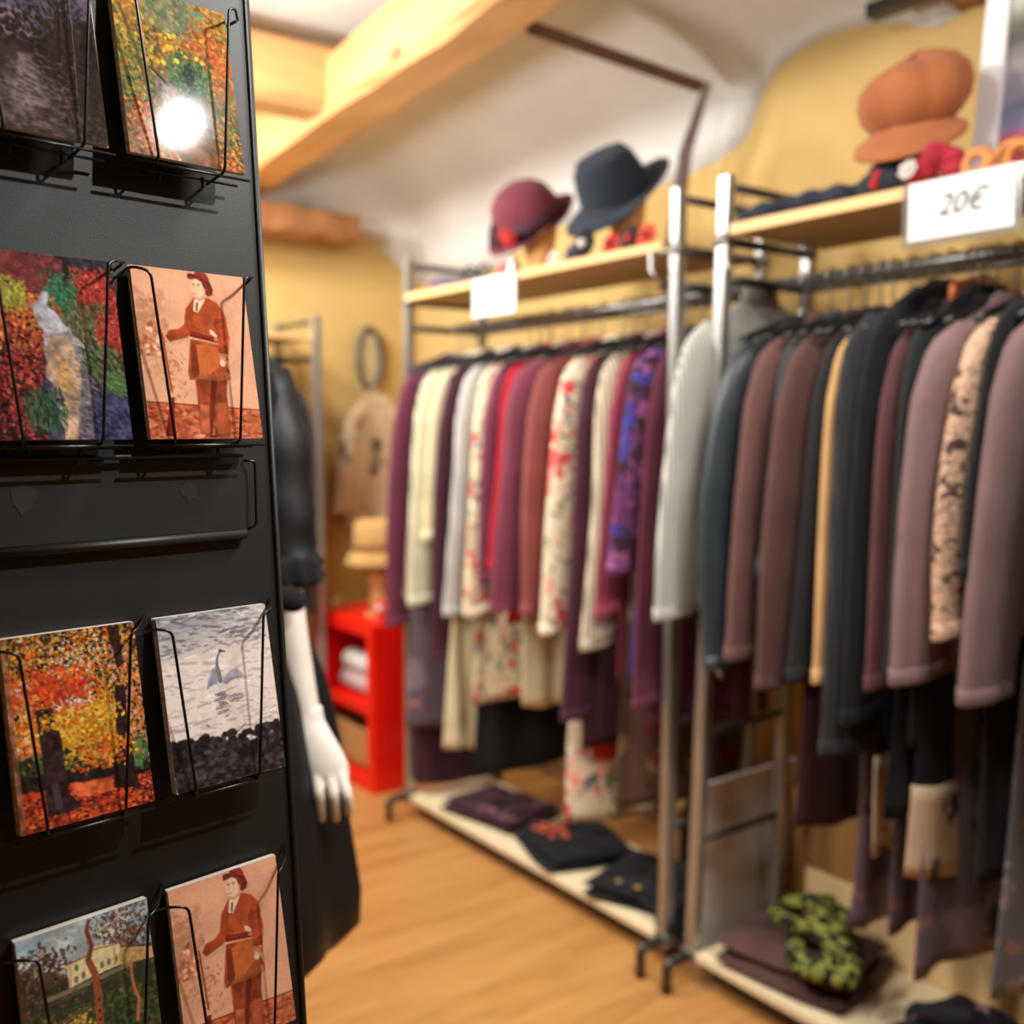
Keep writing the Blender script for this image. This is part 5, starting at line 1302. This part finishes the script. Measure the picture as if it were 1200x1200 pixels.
folded('folded_blanket', 'thick folded brown knit under the green striped scarf', 'folded clothes', 1.46, 1.925, .088, .33, .28, .075, BRN2, radians(10), 2, 7, wob=.01)
g = N('green_black_stripes'); v = g.coords((1, 2.6, 1), (.4, .5, .6)); GSTR = g.out(g.ramp(g.noise(v, 15, 1, .4, 2.2), [(.46, (24, 26, 24)), (.53, (116, 118, 50)), (.62, (134, 136, 62))]), .9, 0, .2)
t = empty('scarf', S(1.42, 1.92, .163), RZ, 'twisted green and black striped scarf lying on the folded brown knit', 'scarf')
for i, pts in enumerate(([(-.13, .02, .03), (-.08, .07, .05), (-.02, .06, .07), (.02, 0, .06), (-.02, -.05, .05), (-.09, -.03, .045), (-.12, .02, .03)],
                         [(-.05, .06, .03), (0, .08, .05), (.05, .03, .06), (.06, -.03, .05), (.10, -.06, .03)],
                         [(.0, -.02, .06), (.06, -.04, .055), (.11, -.09, .03), (.08, -.14, .02), (.03, -.12, .022), (.0, -.08, .03)],
                         [(.05, -.05, .06), (.12, -.05, .045), (.15, -.09, .024), (.13, -.13, .018)],
                         [(-.10, .0, .06), (-.04, .02, .08), (.03, -.01, .075)])):
    crumple(t, 'loop', GSTR, pts, .023, i + 11)
BFL = printed('black_floral_knit', (30, 29, 32), [(.2, (170, 120, 130), 14), (.16, (120, 90, 70), 11)], seed=31)
t = folded('folded_blouse', 'black folded blouse with faint flowers at the right end of the near bottom shelf', 'folded clothes', .99, 1.90, .088, .36, .26, .06, BFL, radians(-6), 2, 9)
crumple(t, 'sleeve', BFL, [(-.16, -.05, .05), (-.08, -.02, .085), (.0, 0, .10), (.08, -.02, .085)], .032, 21)

# pale boards and a dark bag behind the gap between the racks
BRD = plain('pale_cardboard', (226, 216, 208), .7, 0, .2, .06)
t = empty('panel_board', S(1.722, 2.03, 0), RZ, 'pale grey board standing upright in the gap between the racks', 'board')
bm = bmesh.new(); box(bm, (0, 0, .235), (.012, .37, .47), None, .001); link_mesh('board', bm, BRD, t)
CARD = plain('brown_cardboard', (176, 128, 74), .8, 0, .2, .08)
t = empty('cardboard_box', S(1.58, 2.28, 0), RZ, 'plain brown cardboard box behind the near rack', 'box')
bm = bmesh.new(); box(bm, (0, 0, .20), (.30, .20, .40), None, .002); link_mesh('carton', bm, CARD, t)
bm = bmesh.new(); box(bm, (0, -.02, .403), (.30, .09, .004)); link_mesh('flap', bm, CARD, t)
t = empty('bag', S(2.02, 2.27, 0), RZ, 'black bag standing on the floor behind the near end of the far rack', 'bag')
rings = []
for z_, w_, d_ in ((0, .13, .07), (.03, .15, .08), (.16, .15, .075), (.27, .125, .05), (.32, .10, .03)):
    rings.append([Vector(((abs(cos(a)) ** .6) * (1 if cos(a) > 0 else -1) * w_, (abs(sin(a)) ** .6) * (1 if sin(a) > 0 else -1) * d_, z_)) for a in [2 * pi * k / 32 for k in range(32)]])
bm = bmesh.new(); loft(bm, rings); link_mesh('bag_body', bm, BLK, t, True)
bm = bmesh.new(); tube(bm, [(.09 * cos(a), -.035, .29 + .12 * sin(a)) for a in [pi * k / 14 for k in range(15)]], .007, 8); link_mesh('handle', bm, BLK, t, True)

# ------------------------------------------------------------ red shelf and what stands on it
RED_L = plain('red_lacquer', (244, 26, 12), .28, 0, .5, .05)
RED_D = plain('red_lacquer_inside', (236, 26, 16), .35, 0, .5, .05)
rs_ = empty('shelf_unit', S(3.53, 1.94, 0), RZ, 'low glossy red shelf unit with two open compartments by the far wall', 'shelf unit')
def RB(nm, x0, x1, y0, y1, z0, z1, m=RED_L):
    bm = bmesh.new(); box(bm, ((x0 + x1) / 2, (y0 + y1) / 2, (z0 + z1) / 2), (x1 - x0, y1 - y0, z1 - z0), None, .002); return link_mesh(nm, bm, m, rs_)
LX, FY, HT = .25, .17, .635
RB('side_panel', LX - .045, LX, -FY, FY, 0, HT); RB('side_panel', -LX, -LX + .045, -FY, FY, 0, HT)
RB('top_panel', -LX + .045, LX - .045, -FY, FY, HT - .05, HT); RB('shelf_board', -LX + .045, LX - .045, -FY, FY, .29, .335); RB('bottom_panel', -LX + .045, LX - .045, -FY, FY, 0, .05)
RB('back_panel', -LX + .045, LX - .045, FY - .01, FY, .05, HT - .05, RED_D)
TOW = fabric('white_towelling', (226, 218, 210))
for i, (x, z, lab) in enumerate(((0.03, .385, 'rolled white towel lying in the upper compartment of the red shelf'), (.05, .46, 'rolled white cloth on top of another in the red shelf'))):
    t = empty('rolled_towel', S(3.53 - x, 1.86, z - .05), RZ, lab, 'towel')
    bm = bmesh.new(); tube(bm, [(-.11, -.02, .045), (-.1, -.02, .045), (.10, -.02, .045), (.11, -.02, .045)], .04, 20, True, [.03, .04, .042, .03]); link_mesh('roll', bm, TOW if i else fabric('pink_white_cloth', (210, 180, 180)), t, True)
WICK = wood('tan_wicker', (176, 128, 76), (200, 152, 96), None, 20, (1, 1, 4), .7, False, .5)
t = empty('basket', S(3.53, 1.88, .05), RZ, 'tan wicker basket in the lower compartment of the red shelf', 'basket')
bm = bmesh.new(); rings = []
for z_, s_ in ((0, .9), (.04, .95), (.16, 1), (.17, 1.02), (.165, .94), (.03, .88)):
    rings.append([Vector(((abs(cos(a)) ** .4) * (1 if cos(a) > 0 else -1) * .17 * s_, (abs(sin(a)) ** .4) * (1 if sin(a) > 0 else -1) * .09 * s_, z_)) for a in [2 * pi * k / 40 for k in range(40)]])
loft(bm, rings); link_mesh('weave', bm, WICK, t, True)
t = empty('rolled_socks', S(3.50, 1.86, .215), RZ, 'dark grey rolled socks lying on the wicker basket', 'socks')
crumple(t, 'roll', CHAR, [(-.09, 0, .02), (-.02, .01, .028), (.06, -.01, .02)], .026, 31)
STRAW = fabric('straw_weave', (206, 160, 96), 0, .85)
head_form('tan head form under the straw bucket hat on the red shelf', 3.46, 1.90, .635, HEADW, 0, .95, .12)
hat('bucket_hat', 'tan straw bucket hat on a head form above the red shelf', 'hat', 3.46, 1.90, .885, STRAW,
    [(.095, 0), (.092, .05), (.088, .10), (.078, .118), (.04, .124), (.004, .125)], lambda a: (.026, -.045), (0, 0, 0))
for (lab, u, v, m, c, r) in (('orange felt flower on top of the red shelf beside the head form', 3.36, 1.86, REDF2, WHF, .045), ('tan felt flower on top of the red shelf left of the head form', 3.66, 1.82, fabric('tan_felt', (196, 140, 76)), WHF, .035)):
    t = empty('felt_flower', S(u, v, .635 + r * .9), RZ, lab, 'flower'); small_flower_on(t, (0, 0, 0), Matrix.Rotation(radians(70), 4, 'X'), r, m, c)

# things hanging on the far wall
t = empty('wall_mirror', S(4.03, 2.17, 1.66), RZ, 'small oval mirror in a dark frame on the far wall', 'mirror')
Mx = Matrix.Rotation(radians(90), 4, 'Y')
bm = bmesh.new(); tube(bm, [(.02, .055 * cos(a), .13 * sin(a)) for a in [2 * pi * k / 32 for k in range(33)]], .014, 8, False); link_mesh('frame', bm, plain('dark_frame', (88, 80, 72), .5), t, True)
bm = bmesh.new(); vsq = [bm.verts.new((.018, .052 * cos(2 * pi * k / 32), .125 * sin(2 * pi * k / 32))) for k in range(32)]; bm.faces.new(vsq); link_mesh('glass', bm, plain('pale_glass', (200, 184, 150), .2, .3), t)
NECK = printed('bead_necklace', (196, 176, 150), [(.3, (160, 70, 60), 40), (.25, (90, 84, 80), 34)])
t = empty('necklace', S(4.02, 2.18, 1.47), RZ, 'beaded necklaces hanging on the far wall under the oval mirror', 'necklace')
bm = bmesh.new()
for j in range(3):
    for k in range(40):
        a = 2 * pi * k / 40; bmesh.ops.create_icosphere(bm, subdivisions=1, radius=.009, matrix=Matrix.Translation((.012 + j * .012, (.026 + .006 * j) * cos(a), -.08 + (.09 + .025 * j) * sin(a))))
link_mesh('beads', bm, NECK, t, True)
wj = garment('jacket', 'cream jacket with a dark pattern hanging on the far wall behind the far rack', 'jacket', 3.94, CRP, .92, cuff=1.0, hw=.14, top=1.50, vr=2.16, rot=0, seed=77, th=.03, slx=.035)

# distant rack on the left with dark clothes
t3 = empty('clothes_rack', S(3.78, 1.16, 0), RZ, 'distant clothes rack at the far wall, half hidden by the mannequin', 'clothes rack')
for (x, y) in ((-.18, -.46), (.18, -.46), (-.18, .56), (.18, .56)):
    bm = bmesh.new(); box(bm, (x, y, .89), (.03, .03, 1.78), None, .004); link_mesh('post', bm, CHROME, t3)
bm = bmesh.new(); tube(bm, [(0, -.46, 1.62), (0, .56, 1.62)], .013, 10); link_mesh('hanging_rail', bm, DSTEEL, t3, True)
for y in (-.46, .56):
    for z_ in (1.76, 1.62, .12):
        bm = bmesh.new(); tube(bm, [(-.18, y, z_), (.18, y, z_)], .010, 8); link_mesh('side_bar', bm, DSTEEL, t3, True)
bm = bmesh.new(); box(bm, (0, .05, 1.70), (.34, 1.0, .02), None, .002); link_mesh('top_shelf', bm, SHELFW, t3)
SILV = printed('silver_black_print', (150, 154, 160), [(.34, (40, 40, 46), 16)], seed=41)
for i, (v_, m, hem_, lab, kind) in enumerate(((1.665, BLK2, .55, 'dark coat at the near end of the distant rack', 'coat'), (1.60, fabric('taupe_cloth', (112, 94, 86)), .62, 'taupe jacket on the distant rack', 'jacket'),
                               (1.52, SILV, .80, 'silver and black patterned blouse on the distant rack behind the mannequin', 'blouse'), (1.43, CHAR, .7, 'charcoal coat on the distant rack behind the mannequin', 'coat'), (1.32, BRN2, .7, 'brown coat deep in the distant rack', 'coat'))):
    garment(kind, lab, kind, 3.78, m, hem_, cuff=hem_ + .12, vr=v_, rot=radians(90), seed=90 + i, top=1.54, th=.022, slx=.026, hw=.165)
    o = hanger(3.78, 'black hanger on the rail of the distant rack', 'hangers on the distant rack', radians(90), v_); o.location.z = -.07

# ------------------------------------------------------------ mannequin
MY = 1.60
mq = empty('mannequin', (-.50, MY, 0), 0, 'white mannequin in a black belted dress, half hidden behind the postcard stand', 'mannequin')
MQ = plain('mannequin_ivory_plastic', (250, 240, 226), .38, 0, .4, .03)
def skin_figure(name, joints, edges, mat, parent, root, sub=2):
    me = bpy.data.meshes.new(name); names = list(joints)
    me.from_pydata([joints[n][0] for n in names], [(names.index(a), names.index(b)) for a, b in edges], [])
    o = bpy.data.objects.new(name, me); COL.objects.link(o)
    md = o.modifiers.new('skin', 'SKIN'); md.branch_smoothing = .35; md.use_smooth_shade = True
    for i, n in enumerate(names):
        r = joints[n][1]; r = r if isinstance(r, tuple) else (r, r)
        me.skin_vertices[0].data[i].radius = r; me.skin_vertices[0].data[i].use_root = (n == root)
    s = o.modifiers.new('sub', 'SUBSURF'); s.levels = sub; s.render_levels = sub
    m2 = eval_mesh(o); bpy.data.objects.remove(o)
    m2.materials.clear(); m2.materials.append(mat)
    for p_ in m2.polygons: p_.use_smooth = True
    q = bpy.data.objects.new(name, m2); COL.objects.link(q); q.parent = parent; return q
def rel(x, y, z): return (x + .50, y - MY, z)
J = {
 'pelvis': (rel(-.50, MY, .95), (.13, .10)), 'waist': (rel(-.50, MY, 1.10), (.105, .085)), 'chest': (rel(-.50, MY, 1.28), (.13, .10)), 'upper': (rel(-.50, MY, 1.40), (.12, .08)),
 'neck': (rel(-.50, MY, 1.50), .048), 'neck2': (rel(-.50, MY, 1.56), .046), 'chin': (rel(-.50, MY - .01, 1.61), .06), 'head': (rel(-.50, MY, 1.68), (.078, .09)), 'crown': (rel(-.50, MY + .005, 1.76), .065),
 'shR': (rel(-.385, MY - .01, 1.40), .042), 'upR': (rel(-.362, MY - .02, 1.28), .034), 'elR': (rel(-.356, 1.57, 1.13), .032), 'faR': (rel(-.342, 1.555, 1.04), .029), 'wrR': (rel(-.314, 1.55, .905), .020), 'haR': (rel(-.302, 1.548, .872), .022),
 'shL': (rel(-.625, MY - .01, 1.40), .055), 'upL': (rel(-.65, MY - .02, 1.28), .045), 'elL': (rel(-.66, 1.60, 1.12), .038), 'wrL': (rel(-.66, 1.58, .90), .022), 'haL': (rel(-.66, 1.575, .83), .030), 'fiL': (rel(-.66, 1.57, .77), .02),
 'hipR': (rel(-.42, MY, .88), .09), 'knR': (rel(-.42, MY - .01, .50), .055), 'caR': (rel(-.42, MY + .02, .36), .05), 'anR': (rel(-.42, MY + .01, .09), .034), 'ftR': (rel(-.41, MY - .10, .035), (.035, .025)), 'toR': (rel(-.40, MY - .17, .025), (.032, .018)),
 'hipL': (rel(-.58, MY, .88), .09), 'knL': (rel(-.58, MY - .01, .50), .055), 'caL': (rel(-.58, MY + .02, .36), .05), 'anL': (rel(-.58, MY + .01, .09), .034), 'ftL': (rel(-.59, MY - .10, .035), (.035, .025)), 'toL': (rel(-.60, MY - .17, .025), (.032, .018)),
}
Ed = [('pelvis', 'waist'), ('waist', 'chest'), ('chest', 'upper'), ('upper', 'neck'), ('neck', 'neck2'), ('neck2', 'chin'), ('chin', 'head'), ('head', 'crown'), ('upper', 'shR'), ('shR', 'upR'), ('upR', 'elR'), ('elR', 'faR'), ('faR', 'wrR'), ('wrR', 'haR'),
      ('upper', 'shL'), ('shL', 'upL'), ('upL', 'elL'), ('elL', 'wrL'), ('wrL', 'haL'), ('haL', 'fiL'), ('pelvis', 'hipR'), ('hipR', 'knR'), ('knR', 'caR'), ('caR', 'anR'), ('anR', 'ftR'), ('ftR', 'toR'),
      ('pelvis', 'hipL'), ('hipL', 'knL'), ('knL', 'caL'), ('caL', 'anL'), ('anL', 'ftL'), ('ftL', 'toL')]
skin_figure('body', J, Ed, MQ, mq, 'pelvis')
# right hand seen from its back: palm sheet and five curled fingers, each its own chain joined into one mesh
def hand(parent):
    bm = bmesh.new(); wr = Vector(rel(-.314, 1.55, .905))
    # palm: loft of ovals from wrist to knuckles; across = x, thickness = y
    rings = []
    for q, (dx, z_, w_, d_) in enumerate(((0, .925, .021, .018), (.002, .905, .023, .018), (.008, .885, .029, .019), (.016, .862, .036, .019), (.022, .842, .040, .018), (.026, .825, .038, .016), (.027, .815, .030, .012))):
        rings.append([Vector((wr.x + dx + w_ * cos(a), wr.y + d_ * sin(a) * (1 - .1 * cos(a)) - .002 * q, z_ - .010 * cos(a) * (q / 6))) for a in [2 * pi * k / 24 for k in range(24)]])
    loft(bm, rings)
    me = bpy.data.meshes.new('palm'); bm.to_mesh(me); bm.free(); parts = [me]
    fx = [-.006, .014, .033, .051]; ln = [1.10, 1.25, 1.2, .98]
    chains = []
    for i in range(4):
        k = Vector((wr.x + fx[i], wr.y - .014, .838 - .004 * i - (.003 if i == 3 else 0))); s = ln[i]; o = .003 * i
        chains.append(([k + Vector((0, .008, .018)), k, k + Vector((.003 + o, -.012, -.030 * s)), k + Vector((.003 + o, .000, -.056 * s)), k + Vector((.001 + o, .016, -.074 * s))], [.0085, .0098, .0088, .0078, .0066]))
    chains.append(([wr + Vector((-.012, -.006, -.035)), wr + Vector((-.024, -.018, -.055)), wr + Vector((-.026, -.026, -.082)), wr + Vector((-.020, -.026, -.105))], [.012, .011, .0095, .0075]))
    for ch, rad in chains:
        m = bpy.data.meshes.new('f'); m.from_pydata([tuple(p) for p in ch], [(i, i + 1) for i in range(len(ch) - 1)], [])
        o = bpy.data.objects.new('f', m); COL.objects.link(o); o.modifiers.new('s', 'SKIN')
        for i, r in enumerate(rad): m.skin_vertices[0].data[i].radius = (r, r)
        m.skin_vertices[0].data[0].use_root = True
        sb = o.modifiers.new('b', 'SUBSURF'); sb.levels = 2; parts.append(eval_mesh(o)); bpy.data.objects.remove(o)
    bm = bmesh.new()
    for m in parts: bm.from_mesh(m)
    o = link_mesh('hand', bm, MQ, parent, True)
    rm = o.modifiers.new('join', 'REMESH'); rm.mode = 'VOXEL'; rm.voxel_size = .0022; rm.use_smooth_shade = True
    sm = o.modifiers.new('soft', 'SMOOTH'); sm.iterations = 4; sm.factor = .5
    m2 = eval_mesh(o); o.modifiers.clear(); o.data = m2
    if not m2.materials: m2.materials.append(MQ)
hand(mq)
# dress: bodice, sleeve, belt, skirt
DRESS = fabric('black_satin_cloth', (17, 16, 18), 0, .55, .25, 0, .4); DRESS2 = fabric('navy_black_velvet', (9, 10, 14), 0, .9)
def ring_at(cx, cy, z_, w_, d_, n=64, fold=0.0, k=9, ph=0.0):
    return [Vector((cx + (w_ + fold * sin(k * a + ph)) * cos(a), cy + (d_ + fold * sin(k * a + ph)) * sin(a), z_)) for a in [2 * pi * q / n for q in range(n)]]
bm = bmesh.new(); loft(bm, [ring_at(0, 0, z_, w_, d_, 64, .003, 7) for z_, w_, d_ in ((1.10, .135, .115), (1.16, .14, .12), (1.24, .155, .13), (1.32, .16, .13), (1.40, .165, .12), (1.435, .155, .11), (1.465, .12, .095), (1.485, .075, .075))])
link_mesh('bodice', bm, DRESS2, mq, True)
bm = bmesh.new(); loft(bm, [ring_at(.01 * (1.1 - z_), 0, z_, w_, d_, 96, f_, 8, z_) for z_, w_, d_, f_ in
     ((1.10, .138, .118, .001), (1.04, .165, .14, .004), (.95, .195, .16, .008), (.84, .215, .175, .010), (.72, .222, .185, .012), (.60, .236, .195, .014), (.545, .233, .19, .014), (.515, .205, .165, .012), (.505, .16, .13, .01))])
link_mesh('skirt', bm, DRESS, mq, True)
bm = bmesh.new(); loft(bm, [ring_at(0, 0, z_, w_, d_) for z_, w_, d_ in ((1.075, .146, .126), (1.08, .152, .132), (1.125, .152, .132), (1.13, .146, .126))])
link_mesh('belt', bm, BLK, mq, True)
for s, pts in ((1, [(.122, -.01, 1.435), (.134, -.02, 1.37), (.145, -.03, 1.28), (.150, -.035, 1.20), (.152, -.038, 1.15), (.155, -.04, 1.125)]), (-1, [(-.125, -.01, 1.425), (-.14, -.02, 1.37), (-.155, -.02, 1.28), (-.16, -.01, 1.20), (-.165, -.005, 1.15), (-.168, -.005, 1.12)])):
    fine = round_path(pts, .03, 3); m_ = len(fine)
    bm = bmesh.new(); tube(bm, fine, .05, 24, True, [(.036 + .012 * min(1, i / 4) + .003 * sin(i * 1.7), .036 + .014 * min(1, i / 4) + .003 * cos(i * 1.3)) for i in range(m_)])
    sl_ = link_mesh('sleeve', bm, DRESS, mq, True)
    c_ = Vector(pts[-1]); bm = bmesh.new()
    loft(bm, [ring_at(c_.x, c_.y, c_.z + z_, w_, w_, 48, .003, 12, z_ * 50) for z_, w_ in ((.035, .046), (.025, .054), (.012, .049), (0, .056), (-.012, .047))])
    link_mesh('ruffled_cuff', bm, BLK, sl_, True)
# small bow at the belt
bm = bmesh.new()
for s in (-1, 1):
    bmesh.ops.create_icosphere(bm, subdivisions=3, radius=1, matrix=Matrix.Translation((.14 + s * .025, -.09, 1.10)) @ Matrix.Rotation(s * .4, 4, 'Y') @ Matrix.Diagonal((.03, .014, .02, 1)))
link_mesh('bow', bm, BLK, mq, True)
bm = bmesh.new(); lathe(bm, [(.17, 0), (.17, .008), (.15, .012)], (0, -.02, 0), 40); link_mesh('base_plate', bm, CHROME, mq, True)
